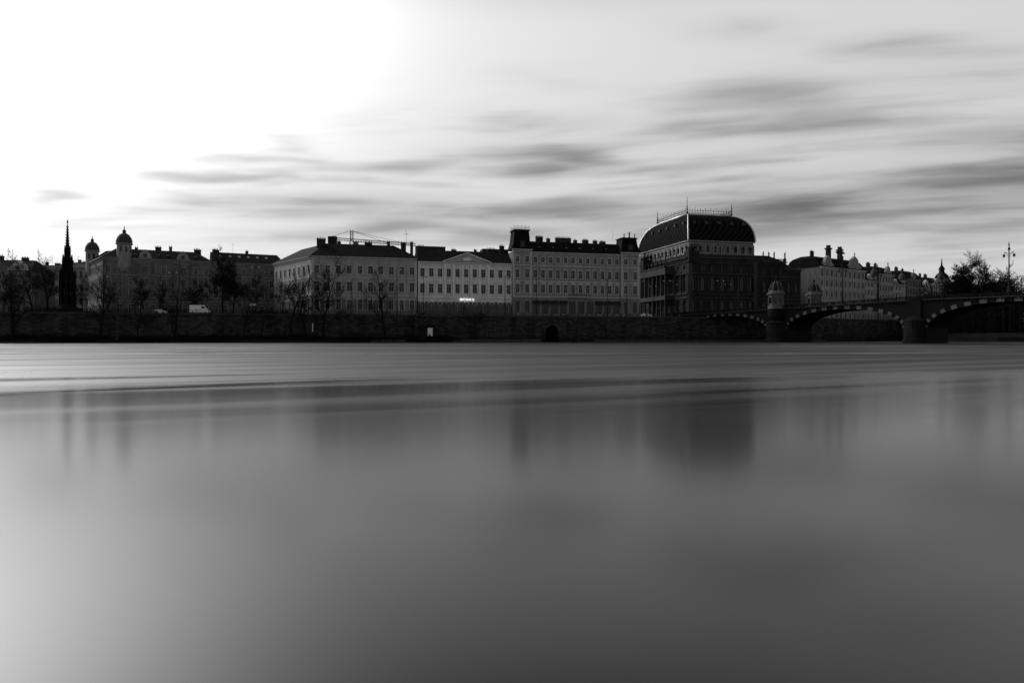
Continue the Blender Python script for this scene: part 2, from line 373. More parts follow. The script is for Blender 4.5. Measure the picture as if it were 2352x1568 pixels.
def build_b3():
    B=Thing('riverside_palace_with_corner_towers')
    a,b=ub(1180),ub(1467); ze=32.4
    rows=[(17.6,20.6,1.5,'sjhP'),(23.0,25.9,1.5,'sjh'),(28.6,30.7,1.4,'sj')]
    t0,t1=a-.6,a+6.6; s0,s1=b-7.4,b
    fT=FB.sub(0,-.7)
    facade(B,FB,t1,s0,ST,16.,10,[(10.2,14.7,2.6,'O')],'rust','trimp')
    facade(B,FB,t1,s0,16.,ze,12,rows,'mid2','trimp')
    for x0,x1 in ((t0,t1),(s0,s1)):
        facade(B,fT,x0,x1,ST,16.,2,[(10.6,14.6,1.5,'O')],'rust','trimp')
        facade(B,fT,x0,x1,16.,ze+.8,2,rows,'mid2','trimp')
        W=B.g('walls_mid2','mid2')
        for x in (x0,x1): W.poly(FB.p(x,-.7,ST),FB.p(x,0,ST),FB.p(x,0,ze+.8),FB.p(x,-.7,ze+.8))
        for z in (16.,21.7,27.3): course(B,fT,x0,x1,z,.35,.2)
        cornice(B,fT,x0,x1,ze+.8)
        for u in (x0+.35,x1-.35): B.g('trim','trimp').box(fT,u-.35,u+.35,-.15,.02,16.35,ze-.1)
    for z in (16.,21.7,27.3): course(B,FB,t1,s0,z,.35,.2)
    cornice(B,FB,t1,s0,ze)
    T=B.g('trim','trimp'); bu=(a+b)/2; T.box(FB,bu-4,bu+4,-1.3,.02,16.1,16.4)
    I=B.g('balcony_railing','iron'); I.box(FB,bu-4,bu+4,-1.3,-1.24,17.3,17.4)
    for k in range(27): I.box(FB,bu-4+k*.3,bu-3.95+k*.3,-1.3,-1.25,16.4,17.3)
    aw=B.g('awnings','shop')
    for i in (0,1,2,3,7,8,9):
        c=t1+(i+.5)*(s0-t1)/10
        aw.loft([[FB.p(c-1.5,-.1,14.9),FB.p(c+1.5,-.1,14.9),FB.p(c+1.5,-1.3,14.0),FB.p(c-1.5,-1.3,14.0)],[FB.p(c-1.5,-.1,14.8),FB.p(c+1.5,-.1,14.8),FB.p(c+1.5,-1.3,13.7),FB.p(c-1.5,-1.3,13.7)]],True,True)
    rf=B.g('roof','roof')
    rf.rects(FB,[(t1-.5,s0+.5,-.8,17,ze+.01),(t1-.5,s0+.5,3.0,14,36.2),(t1-.5,s0+.5,4.5,12,36.9)])
    def tower(x0,x1,zt,w1=7.):
        rf.rects(FB,[(x0-.5,x1+.5,-1.5,w1,ze+.81),(x0+.1,x1-.1,-.7,w1-.6,ze+1.9),(x0+.55,x1-.55,-.2,w1-1,ze+3.6),(x0+.9,x1-.9,.1,w1-1.3,zt),(x0+.6,x1-.6,-.2,w1-1.,zt+.02),(x0+.6,x1-.6,-.2,w1-1.,zt+.5)])
        m=(x0+x1)/2
        D=B.g('dormers','chim'); D.box(FB,m-.95,m+.95,-1.1,.8,ze+.82,ze+3.)
        D.loft([[FB.p(m+math.cos(math.pi*k/8)*1.1,w,ze+3.+math.sin(math.pi*k/8)*1.0) for k in range(9)] for w in (-1.2,.8)],True,True)
        B.g('windows','glass').loft([[FB.p(m+math.cos(2*math.pi*k/12)*.55,w,ze+2.5+math.sin(2*math.pi*k/12)*.7) for k in range(12)] for w in (-1.25,-1.0)],True,True)
        for u in (x0-.1,x1+.1):
            q=FB.p(u,-1.,0); D.lathe(q[0],q[1],[(.3,ze+.8),(.3,ze+1.3),(.12,ze+1.4),(.3,ze+1.8),(.05,ze+2.3)],8)
    tower(t0,t1,39.9); tower(s0,s1,38.4)
    cr=B.g('roof_cresting','iron')
    x0,x1=t0+.8,t1-.8
    for k in range(13):
        u=x0+(x1-x0)*k/12; h=1.5 if k%3 else 2.0
        for w in (0.,5.7): cr.seg(FB.p(u,w,40.3),FB.p(u,w,40.3+h),.05,.03,3)
    for z in (40.9,41.5):
        for w in (0.,5.7): cr.seg(FB.p(x0,w,z),FB.p(x1,w,z),.035,.035,3)
        for u in (x0,x1): cr.seg(FB.p(u,0,z),FB.p(u,5.7,z),.035,.035,3)
    for u in (s0+1.5,s0+3.6,s0+5.7):
        q=FB.p(u,0,0); statue(B,'roof_ornaments','soot',q[0],q[1],38.9,1.5 if u!=s0+3.6 else 2.2)
    cr.seg(FB.p(s0-1,5,38),FB.p(s0-1,5,42.),.05,.03,3)
    for u,wd,z in ((t1+4.5,2.6,38.6),(t1+8,1.2,38.),(t1+13.8,6.,38.4),(t1+18.6,1.2,37.8),(t1+22.6,2.2,38.),(t1+26.5,1.5,37.8),(t1+29.5,2.2,37.6)): chimney(B,FB,u,5.5,34,z,wd,1.2)
    for u in range(6): B.g('skylights','frame').box(FB,t1+3+u*5.2,t1+3.7+u*5.2,1.2,1.4,34.05,34.6)
    backwalls(B,[FB.p(s1,-.7,0),FB.p(s1,20,0),FB.p(t0,20,0),FB.p(t0,-.7,0)],ST,ze)
    B.done()
build_b3()

# ---------------------------------------------------------------- national theatre
def build_theatre():
    B=Thing('national_theatre')
    u0,u1=ub(1580),ub(1738); w1=46.; zc=32.3; za=38.9; zt=50.6
    fr=FB
    facade(B,fr,u0,u1,ST,18.,7,[(10.6,15.6,2.0,'Aj')],'soot','tonedt','framed',False)
    facade(B,fr,u0,u1,18.,zc,7,[(19.6,24.8,1.9,'Ajc'),(27.,29.2,1.2,'j')],'soot','tonedt','framed',False)
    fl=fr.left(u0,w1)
    facade(B,fl,0,w1,ST,18.,9,[(9.2,16.2,2.8,'A')],'soot','tonedt','framed',False)
    facade(B,fl,0,w1,18.,zc,9,[(19.2,26.2,2.9,'Ac'),(28,29.6,1.6,'j')],'soot','tonedt','framed',False)
    T=B.g('trim','tonedt')
    T.box(fl,10,34,-3.6,.02,16.6,18.2); T.box(fl,10,34,-3.6,.02,26.8,29.6); T.box(fl,10,34,-3.9,.02,29.6,30.)
    for k in range(7):
        u=10.8+k*3.75; q=fl.p(u,-3.,0)
        T.lathe(q[0],q[1],[(.7,ST),(.7,10),(.5,10.2),(.42,16),(.7,16.6)],10)
        T.lathe(q[0],q[1],[(.65,18.2),(.5,19.2),(.5,19.4),(.4,26),(.65,26.8)],10)
        q=fl.p(u,-3,0); statue(B,'statues','soot',q[0],q[1],30.,2.8,R.random()*6)
    for f,a,b in ((fr,u0,u1),(fl,0,w1)):
        for z in (16.6,18.2,26.,30.2): course(B,f,a,b,z,.4,.35,'tonedt')
        cornice(B,f,a,b,zc,'tonedt',1.4); course(B,f,a,b,ST,1.2,.3,'tonedt','plinth')
    for u in (u0+.8,u1-.8):
        T.box(fr,u-.8,u+.8,-.5,.02,ST,zc-1.2)
    for f,a,b in ((fr,u0,u1),(fl,0,w1)):
        T.box(f,a,b,-.1,.2,zc+1.1,zc+1.35); k=a
        while k<b: T.box(f,k,k+.22,-.05,.15,zc,zc+1.1); k+=.5
    backwalls(B,[fr.p(u1,0,0),fr.p(u1,w1,0),fr.p(u0,w1,0)],ST,zc,'soot')
    B.g('terrace','soot').poly(fr.p(u0,0,zc-.01),fr.p(u1,0,zc-.01),fr.p(u1,w1,zc-.01),fr.p(u0,w1,zc-.01))
    i=.9
    fa=fr.sub(0,i); fla=fr.left(u0+i,w1-i)
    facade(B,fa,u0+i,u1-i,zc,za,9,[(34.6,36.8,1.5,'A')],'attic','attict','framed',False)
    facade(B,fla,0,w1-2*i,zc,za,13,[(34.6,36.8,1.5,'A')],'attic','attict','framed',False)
    W=B.g('walls_attic','attic')
    W.poly(fr.p(u1-i,i,zc),fr.p(u1-i,w1-i,zc),fr.p(u1-i,w1-i,za),fr.p(u1-i,i,za))
    W.poly(fr.p(u0+i,w1-i,zc),fr.p(u1-i,w1-i,zc),fr.p(u1-i,w1-i,za),fr.p(u0+i,w1-i,za))
    A=B.g('attic_trim','attict')
    for f,a,b in ((fa,u0+i,u1-i),(fla,0,w1-2*i)):
        A.box(f,a,b,-.3,.02,33.4,33.7); A.box(f,a,b,-.35,.02,37.6,37.9); A.box(f,a-.3,b+.3,-.6,.03,za-.3,za+.1)
        n=int((b-a)/3.3)
        for k in range(n+1): u=a+(b-a)*k/n; A.box(f,u-.3,u+.3,-.2,.02,33.7,37.6)
    rings=[];D=B.g('dome','dome'); 
    a0,b0,c0,d0=u0+.3,u1-.3,.3,w1-.3; ai,bi=5.2,10.
    N=12
    for k in range(N+1):
        t=math.pi/2*k/N*.93; f=(1-math.cos(t))/(1-math.cos(math.pi/2*.93)); z=za+.1+(zt-za-.1)*math.sin(t)/math.sin(math.pi/2*.93)
        rings.append((a0+ai*f,b0-ai*f,c0+bi*f,d0-bi*f,z))
    D.rects(fr,rings)
    L=B.g('hip_ribs','lead')
    for k in range(N):
        r,s=rings[k],rings[k+1]
        for x,y in ((0,2),(1,2),(0,3),(1,3)): L.seg(fr.p(r[x],r[y],r[4]),fr.p(s[x],s[y],s[4]),.3,.3,6)
    LU=B.g('lucarnes','chim')
    for k in (5,):
        r=rings[k]
        for j in range(5):
            u=r[0]+(r[1]-r[0])*(j+.5)/5; LU.box(fr,u-.5,u+.5,r[2]-.4,r[2]+1.5,r[4],r[4]+1.2)
            B.g('windows','glass').box(fr,u-.28,u+.28,r[2]-.44,r[2]-.4,r[4]+.2,r[4]+.95)
        for j in range(6):
            w=r[2]+(r[3]-r[2])*(j+.5)/6; LU.box(fr,r[0]-.4,r[0]+1.5,w-.5,w+.5,r[4],r[4]+1.2)
            B.g('windows','glass').box(fr,r[0]-.44,r[0]-.4,w-.28,w+.28,r[4]+.2,r[4]+.95)
    r=rings[-1]; L.rects(fr,[(r[0]-.5,r[1]+.5,r[2]-.5,r[3]+.5,zt-.3),(r[0]-.7,r[1]+.7,r[2]-.7,r[3]+.7,zt+.1),(r[0]-.6,r[1]+.6,r[2]-.6,r[3]+.6,zt+.5)])
    C=B.g('roof_cresting','iron')
    x0,x1,y0,y1=r[0]-.5,r[1]+.5,r[2]-.5,r[3]+.5; zb=zt+.5
    def crest(p,q):
        d=math.dist(p,q); n=int(d/1.15)
        for k in range(n+1):
            t=k/n; u=p[0]+(q[0]-p[0])*t; w=p[1]+(q[1]-p[1])*t
            hh=1.9 if k%2 else 1.4
            C.seg(fr.p(u,w,zb),fr.p(u,w,zb+hh),.09,.07,4)
            qq=fr.p(u,w,0); C.lathe(qq[0],qq[1],[(.02,zb+hh-.1),(.2,zb+hh+.1),(.02,zb+hh+.4)],5)
        for z in (.35,1.2): C.seg(fr.p(p[0],p[1],zb+z),fr.p(q[0],q[1],zb+z),.08,.08,4)
    crest((x0,y0),(x1,y0)); crest((x1,y0),(x1,y1)); crest((x1,y1),(x0,y1)); crest((x0,y1),(x0,y0))
    I=B.g('finials','iron')
    for (u,w),h in (((x0,y0),6.6),((x1,y0),4.8),((x0,y1),5.6),((x1,y1),5.)):
        q=fr.p(u,w,0); I.lathe(q[0],q[1],[(.4,zb),(.3,zb+.6),(.16,zb+1),(.32,zb+1.6),(.14,zb+2.1),(.26,zb+2.6),(.1,zb+3),(.07,zb+h)],8)
        I.seg(fr.p(u-.4,w,zb+h*.75),fr.p(u+.4,w,zb+h*.75),.05,.05,4)
    for (u,w) in ((u0+1.8,-.6),(u0-1,34.)):
        P=B.g('pylons','soot'); P.box(fr,u-2.2,u+2.2,w-.9,w+3,zc-2,zc+2.3)
        S=B.g('chariot_groups','soot')
        for k in (-1,0,1):
            bx=u+k*1.2
            S.seg(fr.p(bx,w-.6,zc+3.9),fr.p(bx,w+1.2,zc+3.7),.38,.42,6); S.seg(fr.p(bx,w-.6,zc+4.),fr.p(bx+.1*k,w-1.3,zc+5.1),.3,.17,6)
            S.seg(fr.p(bx+.1*k,w-1.2,zc+5.1),fr.p(bx+.1*k,w-1.8,zc+4.8),.17,.1,6)
            for dx,dw,ex in ((-.15,-.5,-.7),(.15,-.4,-.2),(-.15,1.1,.2),(.15,1.1,.4)): S.seg(fr.p(bx+dx,w+dw,zc+3.7),fr.p(bx+dx,w+dw+ex*.6,zc+2.3),.15,.08,4)
        S.box(fr,u-.8,u+.8,w+1.6,w+2.8,zc+2.6,zc+3.9)
        q=fr.p(u,w+2.2,0); statue(B,'chariot_groups','soot',q[0],q[1],zc+3.2,3.4,.3)
    for k in range(5):
        q=fl.p(18+k*4.6,.2,0); statue(B,'statues','soot',q[0],q[1],zc+1.3,2.2,R.random()*6)
    v0,v1=u1,ub(1816); v2=ub(1850)
    fx=fr.sub(0,3.)
    facade(B,fx,v0,v1,ST,31.8,4,[(10.6,15.2,1.8,'Aj'),(19.6,24.2,1.7,'Aj'),(26.6,28.6,1.2,'j')],'soot','tonedt','framed',False)
    facade(B,fx,v1,v2,ST,28.8,2,[(10.6,15.2,1.8,'Aj'),(19.6,23.8,1.6,'Aj')],'soot','tonedt','framed',False)
    cornice(B,fx,v0,v1,31.8,'tonedt',1.2); cornice(B,fx,v1,v2,28.8,'tonedt',1.2)
    for z in (16.6,18.,25.6): course(B,fx,v0,v2,z,.35,.3,'tonedt')
    backwalls(B,[fx.p(v1,0,0),fx.p(v1,28,0),fx.p(v0,28,0)],ST,31.8,'soot'); backwalls(B,[fx.p(v2,0,0),fx.p(v2,26,0),fx.p(v1,26,0)],ST,28.8,'soot')
    rf=B.g('roof','roof'); rf.rects(fx,[(v0,v1,.2,28,31.8),(v0+.5,v1-4,6,20,35.)]); rf.rects(fx,[(v1,v2,.2,26,28.8),(v1+1,v2-1,6,20,30.6)])
    k=v0
    while k<v1: T.box(fx,k,k+.2,-.1,.1,31.8,32.8); k+=.5
    T.box(fx,v0,v1,-.15,.15,32.8,33.05)
    for u in (v0+5,v0+7.6,v0+10.,v1-.4):
        q=fx.p(u,.1,0); T.box(fx,u-.4,u+.4,-.3,.5,31.8,33.2); statue(B,'statues','soot',q[0],q[1],33.2,2.6,R.random()*6)
    for u in (v1+2,v2-.5):
        q=fx.p(u,.1,0); T.box(fx,u-.35,u+.35,-.3,.5,28.8,30.); statue(B,'statues','soot',q[0],q[1],30.,2.2,R.random()*6)
    B.done(('hip_ribs',))
build_theatre()

# ---------------------------------------------------------------- left group
def turret(B,x,y,r,z0,z1,zt,wall):
    B.g('turret_walls',wall).lathe(x,y,[(r*.6,z0),(r,z0+1.5),(r,z1),(r*1.2,z1+.2),(r*1.2,z1+.5)],12)
    h=zt-z1-.5
    B.g('turret_domes','copper').lathe(x,y,[(r*1.1,z1+.5),(r*1.12,z1+.5+h*.15),(r*1.,z1+.5+h*.3),(r*.7,z1+.5+h*.48),(r*.28,z1+.5+h*.58),(r*.24,z1+.5+h*.6),(r*.24,z1+.5+h*.68),(r*.3,z1+.5+h*.7),(r*.08,z1+.5+h*.78),(.05,zt)],14)
    for k in range(8):
        t=2*math.pi*k/8; cx,cy=x+r*math.cos(t),y+r*math.sin(t)
        f=Fr((cx,cy),(-math.sin(t),math.cos(t)))
        B.g('windows','glass').box(f,-.3,.3,-.04,.04,z1-2.6,z1-.6)
def build_left():
    A0=(-141.,235.); A1=(-87.2,262.); f=Fr(A0,(A1[0]-A0[0],A1[1]-A0[1])); L=math.hypot(A1[0]-A0[0],A1[1]-A0[1])
    B=Thing('apartment_house_with_turrets'); ze=29.2; m=L*.57
    rows=[(10.4,13.2,1.4,'j'),(15.6,18.2,1.35,'sjh'),(19.8,22.2,1.3,'sj'),(24.2,26.6,1.25,'Aj')]
    facade(B,f,0,m,ST,ze,10,rows,'grim','trimm')
    for z in (14.2,19.,23.2): course(B,f,0,m,z,.3,.2,'trimm')
    cornice(B,f,0,m,ze,'trimm')
    Lf=(-159.,256.); fs=Fr(Lf,(A0[0]-Lf[0],A0[1]-Lf[1])); LL=math.dist(Lf,A0)
    facade(B,fs,0,LL,ST,ze,7,rows,'grim','trimm'); cornice(B,fs,0,LL,ze,'trimm')
    Pm=f.p(m,0,0)[:2]; Pb=f.p(m,16,0)[:2]; Pc=f.p(2,20,0)[:2]
    foot=[Lf,A0,Pm,Pb,Pc]
    rf=B.g('roof','roof2'); rf.loft([[(x,y,ze+.01) for x,y in inset(foot,-.6)],[(x,y,33.) for x,y in inset(foot,5.)]])
    q=fs.p(3,.9,0); turret(B,q[0],q[1],2.1,24.5,33.2,39.6,'trimm')
    q=f.p(6.5,.9,0); turret(B,q[0],q[1],2.3,24.5,33.8,40.6,'trimm')
    for u in (13.,25.):
        T=B.g('gables','trimm'); T.loft([[f.p(u-2.2,-.3,ze),f.p(u+2.2,-.3,ze),f.p(u+1.6,-.3,ze+2),f.p(u,-.3,ze+3.4),f.p(u-1.6,-.3,ze+2)],[f.p(u-2.2,1,ze),f.p(u+2.2,1,ze),f.p(u+1.6,1,ze+2),f.p(u,1,ze+3.4),f.p(u-1.6,1,ze+2)]],True,True)
        B.g('windows','glass').box(f,u-.5,u+.5,-.34,-.3,ze+.5,ze+1.8)
        O=B.g('oriels','grim'); O.box(f,u-1.8,u+1.8,-1.2,.02,15,27.6); 
        for z in (16,20,24.3):
            B.g('windows','glass').box(f,u-.6,u+.6,-1.24,-1.19,z,z+2.1); T.box(f,u-.85,u+.85,-1.32,-1.19,z+2.15,z+2.4); T.box(f,u-.04,u+.04,-1.27,-1.24,z,z+2.1)
        T.box(f,u-2,u+2,-1.4,.02,27.6,27.9)
    for u,z,wd in ((10,33.6,1.),(17,34.2,2.),(21,34.5,1.),(30,34.0,2.4)): chimney(B,f,u,7,31,z,wd)
    for u in (10,17,20,29): dormer(B,f,u,1.6,30.3,1.,1.)
    backwalls(B,[Pm,Pb,Pc,Lf],ST,ze); B.done()
    B=Thing('apartment_house'); ze=29.2
    facade(B,f,m,L,ST,ze,8,[(10.4,13.2,1.4,'j'),(16,18.6,1.35,'sj'),(20.4,22.9,1.3,'sjh'),(25.2,27.,1.2,'j')],'grim','trimm')
    for z in (14.4,19.6,24.): course(B,f,m,L,z,.3,.2,'trimm')
    cornice(B,f,m,L,ze,'trimm')
    B.g('roof','roof').rects(f,[(m+.1,L+.5,-.8,17,ze+.01),(m+.1,L-2.,6.5,10,33.6)])
    for k in range(6): B.g('skylights','frame').loft([[f.p(m+3+k*3.2,2.4,31.6),f.p(m+3.9+k*3.2,2.4,31.6),f.p(m+3.9+k*3.2,3.4,32.25),f.p(m+3+k*3.2,3.4,32.25)]],True)
    for u,wd in ((m+2,2.4),(m+13,1.)): chimney(B,f,u,8,33,34.5,wd)
    g=B.g('aerials','iron'); g.seg(f.p(m+8,8,33),f.p(m+8,8,37.5),.05,.03,3); g.seg(f.p(m+7.3,8,37),f.p(m+8.7,8,37),.04,.04,3)
    backwalls(B,[f.p(L,0,0),f.p(L,16,0),f.p(m,16,0)],ST,ze,'grim'); B.done()
    for nm,p0,p1,Y,ye,yr,n,wall in (('gabled_house',-60,68,232.,622,592,6,'grim'),('townhouse',72,130,300.,622,606,6,'mid2'),('townhouse',128,200,310.,614,602,6,'mid')):
        x0=(p0-CX)/F*Y; x1=(p1-CX)/F*Y; f2=Fr((x0,Y),(1,.12)); Lh=(x1-x0)/f2.e[0]
        ze=H+(HZ-ye)*Y/F; zr=H+(HZ-yr)*Y/F
        B=Thing(nm); hs=(ze-ST)/4.
        facade(B,f2,0,Lh,ST,ze,n,[(ST+hs*k+1.4,ST+hs*k+1.4+hs*.5,1.2,'sj') for k in range(4)][:4],wall,'trimm')
        cornice(B,f2,0,Lh,ze,'trimm')
        if nm=='gabled_house':
            B.g('roof','roof2').loft([[f2.p(-.5,-.7,ze+.01),f2.p(Lh+.4,-.7,ze+.01),f2.p(Lh+.4,14,ze+.01),f2.p(-.5,14,ze+.01)],[f2.p(-.5,6.,zr),f2.p(Lh-3.4,6.,zr),f2.p(Lh-3.4,8,zr),f2.p(-.5,8,zr)]])
            g=B.g('gables','pale'); u=Lh*.72; g.loft([[f2.p(u-4,-.2,ze),f2.p(u+4,-.2,ze),f2.p(u,-.2,zr-.6)],[f2.p(u-4,3,ze),f2.p(u+4,3,ze),f2.p(u,3,zr-.6)]],True,True)
            B.g('windows','glass').box(f2,u-.5,u+.5,-.24,-.19,ze+.5,ze+1.9)
        else:
            B.g('roof','roof2').rects(f2,[(-.3,Lh+.3,-.7,14,ze+.01),(.5,Lh-.5,5,9,zr)])
        for k in range(2): chimney(B,f2,Lh*(.25+.4*k),7,zr-1.5,zr+1.3-k*.5,1.2+k)
        g=B.g('aerials','iron'); g.seg(f2.p(Lh*.4,8,zr-.5),f2.p(Lh*.4,8,zr+4),.07,.05,3); g.seg(f2.p(Lh*.4-.6,8,zr+3.4),f2.p(Lh*.4+.6,8,zr+3.4),.05,.05,3)
        backwalls(B,[f2.p(Lh,0,0),f2.p(Lh,13,0),f2.p(0,13,0),f2.p(0,0,0)],ST,ze); B.done()
build_left()

# ---------------------------------------------------------------- right row (further quay)
def build_right():
    f=Fr((128.,284.),(.82,.571))
    specs=[('ornate_gabled_apartment_house',0,36.,31.,36.,10,'mid2'),('apartment_house',36.3,48,27.,32.,4,'mid'),('apartment_house',48.3,61,30.5,34.5,5,'mid2'),('apartment_house',61.3,74,26.5,31.,4,'pale'),('apartment_house',74.3,88,29.5,34.,5,'grim'),('apartment_house',88.3,100,26.,30,4,'pale'),('apartment_house',100.3,112,28.5,32.,4,'mid')]
    for i,(nm,a,b,ze,zr,n,wall) in enumerate(specs):
        B=Thing(nm); h=(ze-ST)/5; f_=f if i%2==0 else f.sub(0,.9)
        facade(B,f_,a,b,ST,ze,n,[(ST+h*k+.9,ST+h*k+.9+h*.58,1.5,'Aj' if k in(0,4) else 'sjh') for k in range(5)],wall,'trimp' if i!=4 else 'trimm')
        for k in (1,3,4): course(B,f_,a,b,ST+h*k,.3,.25)
        cornice(B,f_,a,b,ze)
        B.g('roof','roof').rects(f_,[(a-.2,b+.2,-.8,16,ze+.01),(a+.4,b-.4,2.2,13,ze+(zr-ze)*.75),(a+2,b-2,5,10,zr)])
        backwalls(B,[f_.p(b,0,0),f_.p(b,15,0),f_.p(a,15,0),f_.p(a,0,0)],ST,ze)
        G=B.g('gables',wall)
        gs=[(a+6,4.,5.),(a+27,5.,6.)] if i==0 else [(a+(b-a)*(.3+.15*(i%3)),1.8+.5*(i%3),2.6+.7*(i%3))]
        for u,hw,hh in gs:
            pr=[(-hw,0),(hw,0),(hw,.3*hh),(hw*.6,.45*hh),(hw*.5,.75*hh),(0,hh),(-hw*.5,.75*hh),(-hw*.6,.45*hh),(-hw,.3*hh)]
            G.loft([[f_.p(u+x,-.4,ze+z) for x,z in pr],[f_.p(u+x,.8,ze+z) for x,z in pr]],True,True)
            B.g('windows','glass').box(f_,u-.6,u+.6,-.45,-.4,ze+.5,ze+2.)
            q=f_.p(u,-.1,0); B.g('finials','soot').lathe(q[0],q[1],[(.25,ze+hh-.1),(.1,ze+hh+.4),(.3,ze+hh+.8),(.04,ze+hh+1.8)],6)
        for k in range(3 if i==0 else 2):
            u=a+(b-a)*(k+.5)/(3 if i==0 else 2)+R.uniform(-1,1); chimney(B,f_,u,7,zr-2,zr+R.uniform(.8,2.2),R.uniform(.9,2.6))
        for k in range(n//2): dormer(B,f_,a+1.8+k*(b-a-3)/(n//2),.6,ze+.8,.9,1.1,'trimm')
        if i==0:
            for u in (a+13,a+22):
                S=B.g('tall_chimneys','soot'); S.box(f,u-.8,u+.8,3,4.6,34,39.4); S.box(f,u-1.2,u+1.2,2.7,4.9,39.4,40.); S.box(f,u-.6,u+.6,3.1,4.5,40.,41.2)
            q=f.p(a+17.5,1,0); statue(B,'statues','soot',q[0],q[1],36.,3.4)
            B.g('eagle_ornament','soot').loft([[f.p(a+17.5+x,.9,37+z) for x,z in ((-4,.9),(-2,.5),(0,1),(2,.5),(4,.9),(2,1.6),(0,1.5),(-2,1.6))],[f.p(a+17.5+x,1.2,37+z) for x,z in ((-4,.9),(-2,.5),(0,1),(2,.5),(4,.9),(2,1.6),(0,1.5),(-2,1.6))]],True,True)
        if i in (1,3,6):
            u=b-1.6; q=f_.p(u,.6,0); turret(B,q[0],q[1],1.5,20,ze+1.6,ze+8.,wall)
        B.done()
    B=Thing('church_tower'); X,Y=(2170-CX)/F*420,420.; ff=Fr((X-3,Y),(1,0))
    B.g('walls','grim').box(ff,0,6,0,6,ST,38); 
    B.g('spire','stone_d').lathe(X,Y+3,[(4.,38),(4,38.5),(3.2,40),(1.6,41.5),(1.4,43),(1.9,43.4),(1.3,44.6),(.5,46),(.35,48),(.08,50.5)],8)
    B.g('openings','glass').box(ff,2,4,-.05,0,32,36); B.done()
    B=Thing('distant_townhouses'); g=B.g('walls','grim'); rr=B.g('roofs','roof')
    rg=random.Random(5)
    for i in range(22):
        p=-120+i*125+rg.uniform(-25,25); Y=rg.uniform(330,430); X=(p-CX)/F*Y; w=rg.uniform(14,22); top=H+(HZ-rg.uniform(612,628))*Y/F
        if 1900<p<2110: Y+=60
        if 2120<p<2400: top*=.55
        fq=Fr((X,Y),(1,rg.uniform(-.2,.4))); g.box(fq,0,w,0,14,ST-.5,top); rr.rects(fq,[(-.4,w+.4,-.4,14.4,top+.01),(2,w-2,5,9,top+3.5)])
        for k in range(2): g.box(fq,3+k*6,4.4+k*6,6,7,top+1,top+5)
    B.done()
build_right()

# ---------------------------------------------------------------- roof behind: crane
def crane():
    B=Thing('tower_crane'); c=B.g('lattice','iron'); X=lambda p,Y:(p-CX)/F*Y
    Y=290.; x=X(808,Y); zt=H+(HZ-530)*Y/F; zj=H+(HZ-555)*Y/F
    def lat(p,q,w,n):
        p=Vector(p);q=Vector(q);d=(q-p); a=d.normalized().cross(Vector((0,1,0))).normalized()*w; b=Vector((0,w,0))
        cs=[a+b,a-b,-a-b,-a+b]
        for k in cs: c.seg(p+k,q+k,.1,.1,3)
        for i in range(n):
            for j in range(4): c.seg(p+d*(i/n)+cs[j],p+d*((i+1)/n)+cs[(j+1)%4],.07,.07,3)
    lat((x,Y,ST),(x,Y,zj),.8,24); lat((x,Y,zj),(x,Y,zt),.5,4)
    xl=X(757,Y)
    lat((x,Y,zj+.6),(xl,Y,zj+1.5),.45,8); c.box(Fr((xl,Y-1),(1,0)),-.5,3,0,2,zj-.8,zj+2.2)
    x2,Y2=X(955,Y+25),Y+25; z2=H+(HZ-562)*Y2/F
    lat((x,Y,zj+.6),(x2,Y2,z2),.55,26)
    c.seg((x,Y,zt),(xl,Y,zj+2),.09,.09,3); m=Vector((x,Y,zj)).lerp(Vector((x2,Y2,z2)),.55); c.seg((x,Y,zt),m,.09,.09,3)
    m=Vector((x,Y,zj)).lerp(Vector((x2,Y2,z2)),.9); c.seg((x,Y,zt),m,.08,.08,3)
    B.g('cab','grim').box(Fr((x+.9,Y-1),(1,0)),0,1.8,0,1.8,zj-2,zj+.1)
    B.done()
crane()

